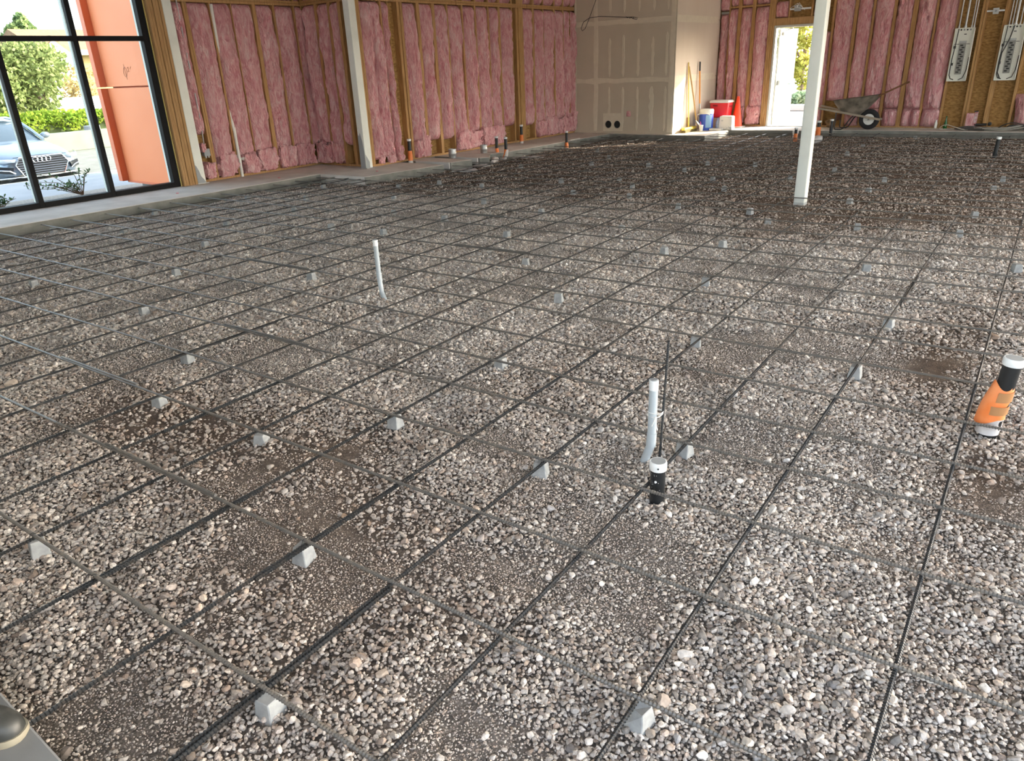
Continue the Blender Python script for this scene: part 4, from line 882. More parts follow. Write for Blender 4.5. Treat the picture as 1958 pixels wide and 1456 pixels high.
b2 = empty('junction_box', (0,YBK-.03,2.25), 'square metal box on a bar hanger between the two panels', 'electrical box')
obj('bar_hanger', MB().box(-.16,.14,YBK-.028,YBK-.018,2.235,2.265), m_cap, b2); obj('box', MB().box(-.055,.045,YBK-.06,YBK-.02,2.19,2.30), m_galv, b2, bevel=.004); obj('screw', MB().lathe([(.02,0),(.018,.006)], (-.005,YBK-.06,2.245), 14, (0,-1,0)), m_capgrey, b2)

# ------------------------------------------------------------------ tools and coolers by the drywall return
m_wood_h = M('tool_handle', (.55,.36,.15), .6); m_orange_h = M('orange_handle', (.80,.33,.05), .5); m_steel = M('worn_steel', (.42,.41,.39), .45, .7)
m_yellow = M('yellow_plastic', (.80,.62,.10), .5); m_white_pl = M('white_plastic', (.82,.82,.78), .45); m_blue_pl = M('blue_jug', (.05,.12,.62), .4); m_lblue = M('light_blue', (.30,.52,.80), .4)
br = empty('push_broom', (-5.55,16.45,ZS), 'push broom with yellow head leaning on the pale drywall return', 'broom')
obj('handle', MB().tube([(-5.53,16.42,ZS+.05),(-5.625,16.44,1.545)], .0125, 10), m_yellow, br, smooth=True)
hd = obj('head', MB().box(-5.57,-5.49,16.12,16.76,ZS+.055,ZS+.11), m_yellow, br, bevel=.01); obj('bristles', MB().box(-5.585,-5.475,16.13,16.75,ZS+.001,ZS+.055), M('bristles',(.16,.12,.04),.9,bump=.6,bscale=120), hd)
pk = empty('pickaxe', (-5.45,16.72,ZS), 'pickaxe standing head down beside the broom', 'pickaxe')
obj('handle', MB().tube([(-5.61,16.45,1.46),(-5.53,16.60,.80),(-5.47,16.72,.20)], .017, 10), m_wood_h, pk, smooth=True)
obj('head', MB().tube([(-5.40,16.50,.30),(-5.41,16.60,.24),(-5.42,16.72,.19),(-5.40,16.84,.13),(-5.36,16.96,.07)], .03, 8, radii=[.008,.022,.032,.022,.010]), m_steel, pk, smooth=True)
sh = empty('shovel', (-5.56,17.02,ZS), 'long shovel with orange shaft and black grip on the drywall return', 'shovel')
obj('grip', MB().tube([(-5.605,17.02,1.545),(-5.60,17.02,1.35)], .019, 12), m_dk, sh, smooth=True); obj('shaft', MB().tube([(-5.60,17.02,1.36),(-5.555,17.02,.62)], .0165, 12), m_orange_h, sh, smooth=True); obj('socket', MB().tube([(-5.555,17.02,.64),(-5.53,17.02,.36)], .02, 12, radii=[.021,.017]), m_steel, sh, smooth=True)
vs = []; 
for i in range(7):
    t = i/6
    for j in range(7):
        u = j/6*2-1; wdt = .10*(1 if t < .6 else math.sqrt(max(0.02,1-((t-.6)/.4)**2*.97))); vs.append((-5.52+.05*t-.035*(u*u)+.02, 17.02+u*wdt, .37-.31*t))
obj('blade', MB().add(vs, [(i*7+j,i*7+j+1,(i+1)*7+j+1,(i+1)*7+j) for i in range(6) for j in range(6)]), m_steel, sh, smooth=True).modifiers.new('t','SOLIDIFY').thickness = .004
bd = obj('wood_board', MB().slab((-5.625,16.60,ZS+.001),(-5.635,16.60,.36),(0,1,0),.13,(1,0,0),.02), m_jack, base=(-5.63,16.6,ZS)); tag(bd, 'short orange brown board leaning behind the pickaxe', 'board')
wj_ = empty('water_jug', (-5.36,17.0,ZS), 'round blue water jug with a white lid', 'water jug')
obj('body', MB().lathe([(.15,0),(.158,.02)]+[(.158+(.004 if k%2 else 0),.04+k*.016) for k in range(19)]+[(.158,.36)], (-5.36,17.0,ZS), 30), m_blue_pl, wj_, smooth=True)
obj('lid', MB().lathe([(.160,.36),(.165,.37),(.165,.44),(.15,.465),(.06,.47)], (-5.36,17.0,ZS), 30), m_white_pl, wj_, smooth=True)
obj('handle', MB().tube([(-5.36+.15*math.cos(a),17.0-.165-.0*a,ZS+.345+.03*math.sin(a)) for a in np.linspace(0,math.pi,9)], .012, 8), m_white_pl, wj_, smooth=True)
obj('label_panel', MB().add([(-5.36+.1645*math.cos(a),17.0+.1645*math.sin(a),ZS+z) for a in np.linspace(-1.25,-.35,8) for z in (.06,.34)], [(2*i,2*i+2,2*i+3,2*i+1) for i in range(7)]), m_lblue, wj_, smooth=True)
rc = empty('cooler', (-5.28,17.62,ZS), 'red cooler with a white lid behind the blue jug', 'cooler')
bxx = obj('cardboard_box', MB().box(-5.50,-5.12,17.42,17.82,ZS,ZS+.24), M('cardboard',(.40,.27,.15),.8), base=(-5.28,17.62,ZS), bevel=.005); tag(bxx, 'cardboard box under the red cooler', 'box')
def coolbody(z0,z1,w0,w1,d0,d1,c):
    vs = [(c[0]+sx*w,c[1]+sy*d,z) for z,w,d in ((z0,w0,d0),(z1,w1,d1)) for sx,sy in ((-1,-1),(1,-1),(1,1),(-1,1))]
    return MB().add(vs, [(3,2,1,0),(4,5,6,7),(0,1,5,4),(1,2,6,5),(2,3,7,6),(3,0,4,7)])
cc = (-5.26,17.62); obj('body', coolbody(ZS+.242,ZS+.57,.205,.23,.15,.165,cc), m_red, rc, bevel=.02, smooth=True); obj('lid', coolbody(ZS+.57,ZS+.63,.245,.235,.18,.17,cc), m_white_pl, rc, bevel=.02, smooth=True)
obj('handle_recess', MB().box(cc[0]-.15,cc[0]-.03,cc[1]-.172,cc[1]-.155,ZS+.49,ZS+.53), M('dark_red',(.30,.01,.015),.5), rc, bevel=.005); obj('handle_recess', MB().box(cc[0]+.226,cc[0]+.24,cc[1]-.07,cc[1]+.07,ZS+.47,ZS+.51), M('dark_red',(.30,.01,.015),.5), rc, bevel=.005)
sk = obj('paper_sack', coolbody(ZS,ZS+.31,.16,.155,.10,.09,(-4.90,17.12)), M('printed_sack',(.80,.79,.74),.7,col2=(.36,.38,.42),scale=9,contrast=(.58,.66),bump=.3,bscale=10,dist=.02), base=(-4.90,17.12,ZS), bevel=.03, seg=3, smooth=True); tag(sk, 'white sack with grey print standing right of the blue jug', 'sack')
m_clear = M('clear_plastic', (.62,.72,.76), .2, trans=.35)
for x, y, t in ((-5.16,17.22,'left'),(-5.10,17.10,'right')):
    o = obj('plastic_bottle', MB().lathe([(.045,0),(.05,.01),(.05,.10),(.044,.11),(.05,.12),(.05,.17),(.018,.22),(.018,.24),(.02,.24),(.02,.26)], (x,y,ZS), 18), m_clear, base=(x,y,ZS), smooth=True); tag(o, '%s clear plastic bottle between the jug and the sack' % t, 'bottle')
tr = obj('foam_tray', MB().box(-5.22,-4.92,16.86,17.0,ZS,ZS+.045), m_white_pl, base=(-5.07,16.93,ZS), bevel=.012); tag(tr, 'low white tray on the slab in front of the sack', 'tray')
cu = empty('drink_cup', (-5.33,16.66,ZS), 'white paper cup with pink drink before the blue jug', 'cup')
obj('cup', MB().lathe([(.036,0),(.05,.13),(.054,.135),(.048,.135)], (-5.33,16.66,ZS), 20), m_white_pl, cu, smooth=True); obj('straw', MB().tube([(-5.33,16.66,ZS+.1),(-5.345,16.64,ZS+.215)], .005, 8), M('pink_straw',(.85,.10,.30),.4), cu)
cn = empty('traffic_cone', (-4.93,17.80,ZS), 'bright orange traffic cone before the insulated wall', 'cone')
obj('cone', MB().lathe([(.135,.02),(.03,.69),(.024,.70),(.012,.70)], (-4.93,17.80,ZS), 28), M('cone_orange',(.90,.07,.02),.5), cn, smooth=True); obj('base', MB().box(-5.10,-4.76,17.63,17.97,ZS,ZS+.025), M('cone_base',(.75,.70,.62),.6), cn, bevel=.02)
# ------------------------------------------------------------------ wheelbarrow
wbr = empty('wheelbarrow', (-2.2,17.76,ZS), 'mortar stained wheelbarrow with one black tyre by the back wall', 'wheelbarrow')
m_tray = M('mortar_tray', (.10,.085,.065), .75, col2=(.30,.26,.21), scale=5, bump=.3, bscale=25); m_wbw = M('grey_wood', (.30,.25,.19), .8, col2=(.40,.34,.27), scale=6, stretch=(1,8,8))
yc = 17.71
def ring(x0, x1, zL, zR, hw0, hw1, n_=6):
    """rounded-rectangle tray ring; tilted from zL at x0 to zR at x1"""
    pts = []
    for i in range(28):
        a = 2*math.pi*i/28; c_, s_ = math.cos(a), math.sin(a)
        ex = math.copysign(abs(c_)**.55, c_); ey = math.copysign(abs(s_)**.55, s_)
        t = (ex+1)/2; pts.append((x0+(x1-x0)*t, yc+ey*(hw0+(hw1-hw0)*t), zL+(zR-zL)*t))
    return pts
rings = [ring(-2.50,-2.12,.40,.36,.17,.14), ring(-2.56,-2.02,.46,.45,.22,.19), ring(-2.66,-1.86,.58,.64,.28,.25), ring(-2.70,-1.76,.645,.765,.30,.27), ring(-2.73,-1.73,.65,.775,.32,.29), ring(-2.69,-1.78,.64,.755,.29,.26), ring(-2.54,-2.06,.46,.45,.20,.17), ring(-2.49,-2.14,.42,.385,.15,.12)]
vs = [p_ for R_ in rings for p_ in R_]; fs = [(i*28+k, i*28+(k+1)%28, (i+1)*28+(k+1)%28, (i+1)*28+k) for i in range(7) for k in range(28)]+[tuple(range(27,-1,-1)), tuple(7*28+k for k in range(28))]
obj('tray', MB().add(vs, fs), m_tray, wbr, smooth=True)
for sgn in (-1,1):
    obj('handle', MB().slab((-3.06,yc+sgn*.28,.525),(-1.70,yc+sgn*.085,.262),(0,1,0),.035,(.19,0,.98),.042), m_wbw, wbr, bevel=.006)
    obj('leg', MB().tube([(-2.58,yc+sgn*.21,.43),(-2.585,yc+sgn*.215,.25),(-2.585,yc+sgn*.215,ZS+.03),(-2.56,yc+sgn*.215,ZS+.012),(-2.45,yc+sgn*.21,ZS+.012),(-2.40,yc+sgn*.21,ZS+.04),(-2.30,yc+sgn*.17,.27),(-2.22,yc+sgn*.15,.36)], .013, 10), m_dk, wbr, smooth=True)
obj('leg_brace', MB().box(-2.60,-2.575,yc-.21,yc+.21,.24,.36), M('rust',(.14,.06,.03),.8), wbr)
wh = obj('tyre', MB().tube([(-1.94+.155*math.cos(a),yc,.262+.155*math.sin(a)) for a in np.linspace(0,2*math.pi,33)], .055, 14, cap=False), M('tyre_black',(.018,.018,.02),.8), wbr, smooth=True)
obj('rim', MB().lathe([(.125,-.035),(.115,-.03),(.06,-.012),(.03,-.04),(.03,.04),(.06,.012),(.115,.03),(.125,.035)], (-1.94,yc,.262), 28, (0,1,0)), m_white_pl, wbr, smooth=True); obj('axle', MB().tube([(-1.94,yc-.11,.262),(-1.94,yc+.11,.262)], .012, 10), m_steel, wbr)
ts = empty('shovel', (-1.95,yc-.1,.66), 'wooden shovel handle sticking up out of the wheelbarrow tray', 'shovel')
obj('handle', MB().tube([(-2.0,yc-.12,.64),(-1.24,yc-.12,1.01)], .017, 10), M('dark_wood',(.22,.10,.04),.6), ts, smooth=True); obj('socket', MB().tube([(-2.12,yc-.12,.585),(-1.86,yc-.12,.71)], .022, 10), M('red_paint',(.42,.06,.02),.6), ts, smooth=True); obj('blade', MB().add([(-2.40,yc-.2,.50),(-2.40,yc-.04,.50),(-2.12,yc-.02,.60),(-2.12,yc-.22,.60),(-2.26,yc-.12,.52)], [(0,1,4),(1,2,4),(2,3,4),(3,0,4)]), m_steel, ts)
bs = obj('brown_bag', MB().add([(-2.80+c_[0]*.11*(1+.2*math.sin(c_[2]*5)), 17.98+c_[1]*.07, ZS+.1+max(c_[2],-.98)*.10*(1+.25*float(vnoise(np.array([c_[0]*3]),np.array([c_[1]*3]))[0]))) for c_ in ICO_V], ICO_F), M('brown_paper',(.26,.15,.06),.8,col2=(.10,.06,.03),scale=14,bump=.6,bscale=18,dist=.03), base=(-2.8,17.98,ZS), smooth=True); tag(bs, 'crumpled brown paper bag behind the wheelbarrow legs', 'bag')
# ------------------------------------------------------------------ cables and litter on the back ledge
m_cab = M('grey_cable', (.34,.32,.28), .5); m_cabd = M('dark_cable', (.06,.055,.05), .5); m_cabw = M('pale_cable', (.52,.47,.40), .5)
def coil(cx, cy, rx, ry, turns, r, mat_, label, sd, z=ZS, lift=.05):
    rr = random.Random(sd); pts = []
    for i in range(int(turns*22)):
        a = i/22*2*math.pi; k = 1+.16*math.sin(a*.37+sd)+rr.uniform(-.02,.02)
        pts.append((cx+rx*k*math.cos(a)+.05*math.sin(a*.21+sd), cy+ry*k*math.sin(a), max(z+r+.006, z+r+.012*(i/22)+lift*max(0,math.sin(a*1.0+sd*2))**3*k)))
    o = obj('cable', MB().tube(pts, r, 7), mat_, base=(cx,cy,z), smooth=True); return tag(o, label, 'cable')
coil(.55,17.86,.42,.13,4.3,.010,m_cab,'coiled grey cable under the right breaker panel',1,lift=.07); coil(.10,17.84,.34,.10,3.2,.009,m_cabd,'dark cable coil between the two panels',3,lift=.03); coil(-.28,17.83,.27,.10,1.4,.008,m_cabw,'loose pale cable loop under the left breaker panel',5,lift=.09); coil(.85,17.88,.30,.11,3.0,.011,m_cabd,'dark cable coil at the right edge of the back ledge',8,lift=.10)
gb = obj('green_bottle', MB().lathe([(.034,0),(.036,.01),(.036,.09),(.03,.12),(.014,.19),(.013,.25),(.016,.25),(.016,.265)], (-.50,17.97,ZS), 20), M('green_glass',(.012,.10,.02),.15), base=(-.5,17.97,ZS), smooth=True); tag(gb, 'green glass bottle standing on the back ledge', 'bottle')
wb_ = obj('white_bottle', MB().lathe([(.024,0),(.026,.008),(.026,.13),(.014,.155),(.014,.185)], (-.68,17.99,ZS), 18), m_white_pl, base=(-.68,17.99,ZS), smooth=True); tag(wb_, 'slim white bottle left of the green bottle', 'bottle')
pp = empty('insulation_pack', (-.04,18.02,ZS), 'torn pink insulation pack standing between two studs', 'insulation pack')
obj('pack', MB().box(-.15,.02,17.955,18.075,ZS,.375), m_pink, pp, bevel=.02, seg=3, smooth=True); obj('wrapper', MB().box(.0,.045,17.95,18.08,ZS,.40), M('pack_film',(.42,.06,.08),.3,col2=(.75,.70,.70),scale=14), pp, bevel=.008); obj('strap', MB().box(-.02,.05,17.97,18.05,.40,.415), m_dk, pp)
bl = empty('caulk_gun', (.17,17.98,ZS), 'black caulk gun lying on the cables', 'tool')
obj('barrel', MB().tube([(.02,17.97,ZS+.10),(.24,17.97,ZS+.105)], .024, 12), m_dk, bl, smooth=True); obj('knob', MB().lathe([(.02,-.03),(.036,-.02),(.036,.02),(.02,.03)], (.29,17.97,ZS+.12), 14, (0,1,0)), m_dk, bl, smooth=True)
wdp = obj('plank', MB().box(-2.0,.5,17.955,18.04,ZS,ZS+.022), m_wbw, base=(-.7,18,ZS), bevel=.003); tag(wdp, 'long thin plank lying at the foot of the back wall', 'plank')
# ------------------------------------------------------------------ boot on the near ledge
bo = empty('boot', (-.08,-.22,ZS), 'toe of a worn black leather boot on the near ledge', 'boot')
fw = Vector((.80,.60,0)); sd_ = Vector((-.60,.80,0)); tip = Vector((.122,-.062,ZS))
def bootsec(zs_, scale, back=.30):
    out = []
    for i in range(28):
        a = 2*math.pi*i/28; l = math.cos(a); q = math.sin(a)
        ex = math.copysign(abs(l)**.8, l); t = (1-ex)/2; wd_ = .058*(1-.16*math.sin(min(1,t*1.3)*math.pi)**2)*scale
        out.append(tip-fw*(back*t+.004*(1-scale)*30)+sd_*(math.copysign(abs(q)**.8,q)*wd_))
    return [(v.x, v.y, zs_) for v in out]
def loft(rings): 
    n_ = len(rings[0]); vs = [p_ for R_ in rings for p_ in R_]
    return MB().add(vs, [(i*n_+k, i*n_+(k+1)%n_, (i+1)*n_+(k+1)%n_, (i+1)*n_+k) for i in range(len(rings)-1) for k in range(n_)]+[tuple(range(n_-1,-1,-1)), tuple((len(rings)-1)*n_+k for k in range(n_))])
obj('sole', loft([bootsec(ZS,.98), bootsec(ZS+.012,1.04), bootsec(ZS+.026,1.04)]), M('boot_sole',(.30,.27,.20),.7), bo, smooth=True)
def upsec(z, s_, cut):
    R_ = bootsec(z, s_); return [((p_[0]-fw.x*cut*max(0,1-((Vector(p_)-tip).dot(-fw))/.3)), (p_[1]-fw.y*cut*max(0,1-((Vector(p_)-tip).dot(-fw))/.3)), z) for p_ in R_]
obj('upper', loft([upsec(ZS+.026,.99,.0), upsec(ZS+.05,.99,.004), upsec(ZS+.072,.92,.02), upsec(ZS+.088,.80,.06), upsec(ZS+.12,.86,.15), upsec(ZS+.20,.84,.19), upsec(ZS+.24,.84,.19)]), M('boot_leather',(.030,.032,.030),.45,col2=(.10,.10,.09),scale=14,contrast=(.5,.75),bump=.2,bscale=40,dist=.004), bo, smooth=True)
obj('toe_seam', MB().tube([tip-fw*.085+sd_*(.045*u)+Vector((0,0,.078-.02*u*u)) for u in np.linspace(-1,1,9)], .0025, 6), M('seam',(.25,.25,.23),.6), bo)
# litter on the left ledge
for x, y, t in ((-8.9,5.6,'beside the window sill'),(-8.75,7.35,'below the vent pipe'),(-7.7,8.6,'at the white wall post')):
    o = obj('insulation_scrap', MB().add([(x+c_[0]*.03, y+c_[1]*.022, ZS+.008+max(c_[2],-.9)*.009) for c_ in ICO_V[::1]], ICO_F), m_pink, base=(x,y,ZS), smooth=True); tag(o, 'small pink insulation scrap on the ledge '+t, 'insulation scrap')

# ------------------------------------------------------------------ outside, seen through the window
m_bed = M('bed_gravel', (.16,.145,.125), .95, col2=(.34,.31,.27), scale=40, contrast=(.4,.6), bump=.8, bscale=60, dist=.02)
m_walk = M('sidewalk', (.24,.255,.275), .9, col2=(.28,.295,.315), scale=2); m_asph = M('asphalt', (.15,.14,.12), .95, col2=(.19,.18,.155), scale=3); m_soil2 = M('dry_soil', (.22,.18,.13), .95, col2=(.28,.23,.17), scale=2)
def stripx(name, pts, label, mat_, y0=-45, y1=60):
    vs = []; 
    for x, z in pts: vs += [(x,y0,z),(x,y1,z)]
    nb_ = len(pts); vs += [(pts[-1][0],y0,-1.2),(pts[-1][0],y1,-1.2),(pts[0][0],y0,-1.2),(pts[0][0],y1,-1.2)]
    fs = [(2*i,2*i+1,2*i+3,2*i+2) for i in range(nb_+1)]+[(2*nb_+2,2*nb_+3,1,0), tuple(2*i for i in range(nb_+2)), tuple(2*i+1 for i in range(nb_+1,-1,-1))]
    return tag(obj(name, MB().add(vs, fs), mat_, base=(pts[0][0],0,pts[0][1])), label, 'ground', kind='structure')
stripx('ground_bed', [(-13.6,-.30),(-12.5,-.22),(-9.78,-.04)], 'gravel planting bed outside the window', m_bed)
stripx('ground_sidewalk', [(-17.25,-.37),(-13.6,-.30)], 'pale concrete sidewalk outside the window', m_walk)
stripx('ground_kerb', [(-17.45,-.38),(-17.25,-.37)], 'concrete kerb of the parking lot', m_concrete)
stripx('ground_lot', [(-26.6,-.53),(-17.45,-.53)], 'parking lot outside the window', m_asph)
stripx('ground_far', [(-140,.4),(-40,.05),(-26.85,.02)], 'dry planted ground beyond the low wall', m_soil2, -140, 160)
rw = empty('retaining_wall', (-26.7,10,-.53), 'low pale green retaining wall across the parking lot', 'low wall')
m_rw = M('pale_green_wall', (.17,.19,.13), .9, col2=(.20,.22,.155), scale=2)
for k in range(-6, 12):
    y0 = 10.35+k*2.42; obj('panel', MB().box(-26.85,-26.6,y0+.03,y0+2.36,-.53,.10), m_rw, rw, bevel=.01, seg=1); obj('wall_post', MB().box(-26.84,-26.66,y0-.035,y0+.035,-.53,.09), m_primer, rw)
obj('wall_cap', MB().box(-27.2,-26.85,-5,42,-.5,.06), m_soil2, rw)
# orange pilaster
m_or = M('orange_panel', (.86,.26,.10), .55, col2=(.90,.29,.12), scale=1.2); m_or2 = M('orange_fin', (.70,.18,.08), .5)
op = empty('orange_pilaster', (-11,6.6,-.1), 'orange clad pilaster outside the window', 'pilaster')
ZJ = 1.56
for z0, z1 in ((-.06,ZJ-.012),(ZJ+.012,3.20),(3.224,4.6)):
    obj('face_panel', MB().box(-12.26,-9.83,6.55,6.66,z0,z1), m_or, op, bevel=.004, seg=1)
    obj('edge_fin', MB().box(-12.40,-12.262,6.43,7.7,z0,z1), m_or2, op, bevel=.004, seg=1)
obj('footing', MB().box(-12.2,-9.9,6.75,7.7,-.4,-.07), m_walk, op); obj('core', MB().box(-12.28,-9.83,6.665,7.7,-.07,4.62), m_or2, op); obj('base_flashing', MB().box(-12.3,-9.83,6.54,6.70,-.09,-.055), m_or2, op)
def stroke(pts): return MB().tube([(-11.49+a*1.0,6.5485,1.80+b) for a, b in pts], .0035, 5)
mk = stroke([(.055*math.cos(t)+.01*math.sin(t), .075*math.sin(t)) for t in np.linspace(0,6.3,20)]); mk.tube([(-11.50,6.5485,1.925),(-11.475,6.5485,1.68)], .0035, 5); mk.tube([(-11.40,6.5485,1.86),(-11.36,6.5485,1.875),(-11.37,6.5485,1.83),(-11.40,6.5485,1.80),(-11.33,6.5485,1.81)], .0035, 5); mk.tube([(-11.31,6.5485,1.84),(-11.27,6.5485,1.88)], .0035, 5)
obj('pencil_mark', mk, M('pencil',(.16,.07,.05),.8), op)
lp = empty('light_pole', (-27.4,13.0,.05), 'grey light pole behind the low wall', 'pole')
lp.location = (-27.4, 12.97, .05)
obj('pole', MB().tube([(-27.4,12.97,.05),(-27.4,12.97,9)], .075, 14), M('pole_grey',(.42,.45,.47),.5), lp, smooth=True); obj('footing', MB().lathe([(.27,-.1),(.27,.16)], (-27.4,12.97,.05), 20), m_walk, lp)

def leafmat(name, c, c2):
    mt = bpy.data.materials.new(name); mt.use_nodes = True; n = mt.node_tree.nodes; L = mt.node_tree.links; n.clear()
    o = n.new('ShaderNodeOutputMaterial'); mx = n.new('ShaderNodeMixShader'); d = n.new('ShaderNodeBsdfDiffuse'); t = n.new('ShaderNodeBsdfTranslucent'); mx.inputs['Fac'].default_value = .4
    tc = n.new('ShaderNodeTexCoord'); nz = n.new('ShaderNodeTexNoise'); nz.inputs['Scale'].default_value = 2.2; nz.inputs['Detail'].default_value = 6; L.new(tc.outputs['Object'], nz.inputs['Vector'])
    cr = n.new('ShaderNodeValToRGB'); cr.color_ramp.elements[0].position = .35; cr.color_ramp.elements[1].position = .65; cr.color_ramp.elements[0].color = (*c,1); cr.color_ramp.elements[1].color = (*c2,1)
    L.new(nz.outputs['Fac'], cr.inputs['Fac']); L.new(cr.outputs[0], d.inputs['Color']); L.new(cr.outputs[0], t.inputs['Color'])
    L.new(d.outputs[0], mx.inputs[1]); L.new(t.outputs[0], mx.inputs[2]); L.new(mx.outputs[0], o.inputs['Surface']); return mt
lm_olive = leafmat('olive_leaves', (.16,.21,.07), (.34,.38,.15)); lm_hedge = leafmat('hedge_leaves', (.15,.25,.03), (.36,.44,.06)); lm_pine = leafmat('pine_needles', (.14,.22,.10), (.30,.36,.14)); lm_yel = leafmat('yellow_leaves', (.22,.25,.05), (.42,.40,.10)); lm_grey = leafmat('grey_green_leaves', (.20,.30,.18), (.40,.48,.30)); lm_dark = leafmat('shrub_leaves', (.06,.11,.05), (.16,.24,.12)); lm_rust = leafmat('rust_leaves', (.34,.26,.10), (.55,.42,.20))
m_bark = M('bark', (.16,.11,.08), .95, col2=(.26,.20,.15), scale=10, bump=.5, bscale=30)
def leaves(blobs, n_, size, seed, long=1.6):
    r = np.random.default_rng(seed); vs, fs = [], []
    w_ = np.array([b[1][0]*b[1][1]*b[1][2] for b in blobs])**.67; w_ = w_/w_.sum()
    idx = r.choice(len(blobs), n_, p=w_)
    c = np.array([b[0] for b in blobs])[idx]; R_ = np.array([b[1] for b in blobs])[idx]
    d = r.normal(size=(n_,3)); d /= np.linalg.norm(d,axis=1)[:,None]; P_ = c+d*R_*(r.uniform(.25,1,(n_,1))**.5)
    a = r.normal(size=(n_,3)); a /= np.linalg.norm(a,axis=1)[:,None]; b = np.cross(a, r.normal(size=(n_,3))); b /= np.linalg.norm(b,axis=1)[:,None]
    s_ = size*r.uniform(.6,1.3,(n_,1)); A_ = a*s_*long*.5; B2 = b*s_*.5
    V_ = np.stack([P_-A_, P_+B2, P_+A_, P_-B2],1).reshape(-1,3)
    mb = MB(); mb.v = [tuple(q) for q in V_.tolist()]; mb.f = [(4*i,4*i+1,4*i+2,4*i+3) for i in range(n_)]; return mb
def tree(name, base, trunk_h, blobs, n_, size, mat_, label, seed, r0=.12, cat='tree', stems=None):
    e_ = empty(name, base, label, cat)
    b = Vector(base); rr = random.Random(seed); mb = MB()
    mb.tube([b-Vector((0,0,.3)), b+Vector((rr.uniform(-.1,.1),rr.uniform(-.1,.1),trunk_h*.5)), b+Vector((rr.uniform(-.2,.2),rr.uniform(-.2,.2),trunk_h))], r0, 8, radii=[r0,r0*.8,r0*.55])
    top = b+Vector((0,0,trunk_h*.8))
    for c, R_ in blobs[:9]: mb.tube([top-Vector((0,0,trunk_h*.25)), (top+Vector(c))/2+Vector((rr.uniform(-.2,.2),rr.uniform(-.2,.2),0)), Vector(c)], r0*.4, 6, radii=[r0*.5,r0*.3,r0*.12])
    obj('trunk', mb, m_bark, e_, smooth=True)
    obj('foliage', leaves(blobs, n_, size, seed), mat_, e_); return e_
def px_at(u, v, X_):
    d = _r*((u-IMG_W/2)/F_PX)+_d*((v-IMG_H/2)/F_PX)+_f; return CAM+d*((X_-CAM[0])/d[0])
def blobs_px(lst, X_, dep=1.0):
    out = []
    for u, v, ru, rv in lst:
        c = px_at(u, v, X_); k = np.linalg.norm(c-CAM)/F_PX; out.append((tuple(c), (max(ru,rv)*k*dep, ru*k, rv*k)))
    return out
t1 = blobs_px([(60,135,48,40),(30,125,30,40),(95,120,26,28),(75,180,30,38),(30,185,26,30),(80,215,18,24),(0,150,30,50),(-30,160,40,60),(55,100,34,18)], -31)
tree('olive_tree', (-31.0, 13.0, .0), 1.4, t1, 9000, .11, lm_olive, 'large pale green tree behind the parked car', 5)
t2 = blobs_px([(42,48,10,16),(30,62,14,12),(52,60,10,14),(22,70,12,8),(60,58,6,8)], -62)
tree('pine_tree', (-62, 25.5, .2), 4.2, t2, 2600, .22, lm_pine, 'feathery tree top rising behind the house roof', 9, .15)
t3 = blobs_px([(140,150,20,26),(150,175,18,18),(128,175,14,16),(180,165,14,30)], -38)
tree('young_tree', (-38, 17.4, 0), 1.0, t3, 1100, .10, lm_rust, 'rust tinted young tree before the yellow house wall', 12, .06)
t4 = blobs_px([(10,215,18,34),(-15,210,24,40)], -33); tree('blue_shrub', (-33, 12.0, 0), .4, t4, 2200, .11, lm_grey, 'blue green shrub at the far left of the window', 14, .05, 'shrub')
def hedge(name, y0, y1, X_, h, n_, label, seed):
    e_ = empty(name, (X_,(y0+y1)/2,.02), label, 'hedge'); bl_ = []; rr = random.Random(seed); y = y0
    while y < y1: bl_.append(((X_+rr.uniform(-.2,.2), y, .02+h*.5), (.65,.6,h*.52+rr.uniform(-.06,.06)))); y += .55
    obj('foliage', leaves(bl_, n_, .085, seed), lm_hedge, e_); obj('stems', MB().box(X_-.3,X_+.3,y0,y1,.02,h*.6), M('hedge_core',(.07,.09,.03),.95), e_)
hedge('hedge', 10.9, 17, -28.6, .78, 9000, 'bright clipped hedge behind the low wall on the right', 21); hedge('hedge', 4.5, 8.9, -28.4, .62, 5000, 'bright clipped hedge behind the parked car', 22)
# house
m_yw = M('yellow_stucco', (.27,.21,.085), .9, col2=(.30,.24,.105), scale=2); m_tile = M('roof_tile', (.18,.105,.055), .9, col2=(.27,.17,.095), scale=3, stretch=(1,6,1), bump=.4, bscale=6, bstretch=(6,1,1), dist=.05); m_fas = M('fascia', (.40,.38,.34), .8)
hs_ = empty('house', (-52,27,.2), 'yellow stucco house with a tan tiled roof behind the trees', 'house')
Yg = px_at(56,80,-50)[1]; zr = px_at(90,56,-52.5)[2]; ze = px_at(150,96,-49)[2]
obj('wall', MB().box(-56,-49.6,Yg+1.0,Yg+16,.0,ze+.1), m_yw, hs_)
obj('roof', MB().add([(-49,Yg,ze),(-49,Yg+17,ze),(-52.6,Yg+17,zr),(-52.6,Yg,zr),(-56.4,Yg,ze),(-56.4,Yg+17,ze)], [(0,1,2,3),(3,2,5,4),(0,3,4),(1,5,2)]), m_tile, hs_)
obj('fascia', MB().box(-49.06,-48.9,Yg-.05,Yg+17,ze-.28,ze+.02), m_fas, hs_)
gy_ = px_at(97,70,-47.5)[1]
obj('gable', MB().add([(-47.5,gy_-1.5,ze-.5),(-47.5,gy_+1.5,ze-.5),(-47.5,gy_,ze+.75),(-51.5,gy_-1.5,ze-.5),(-51.5,gy_+1.5,ze-.5),(-51.5,gy_,ze+.75)], [(0,1,2),(0,2,5,3),(1,4,5,2)]), m_tile, hs_)
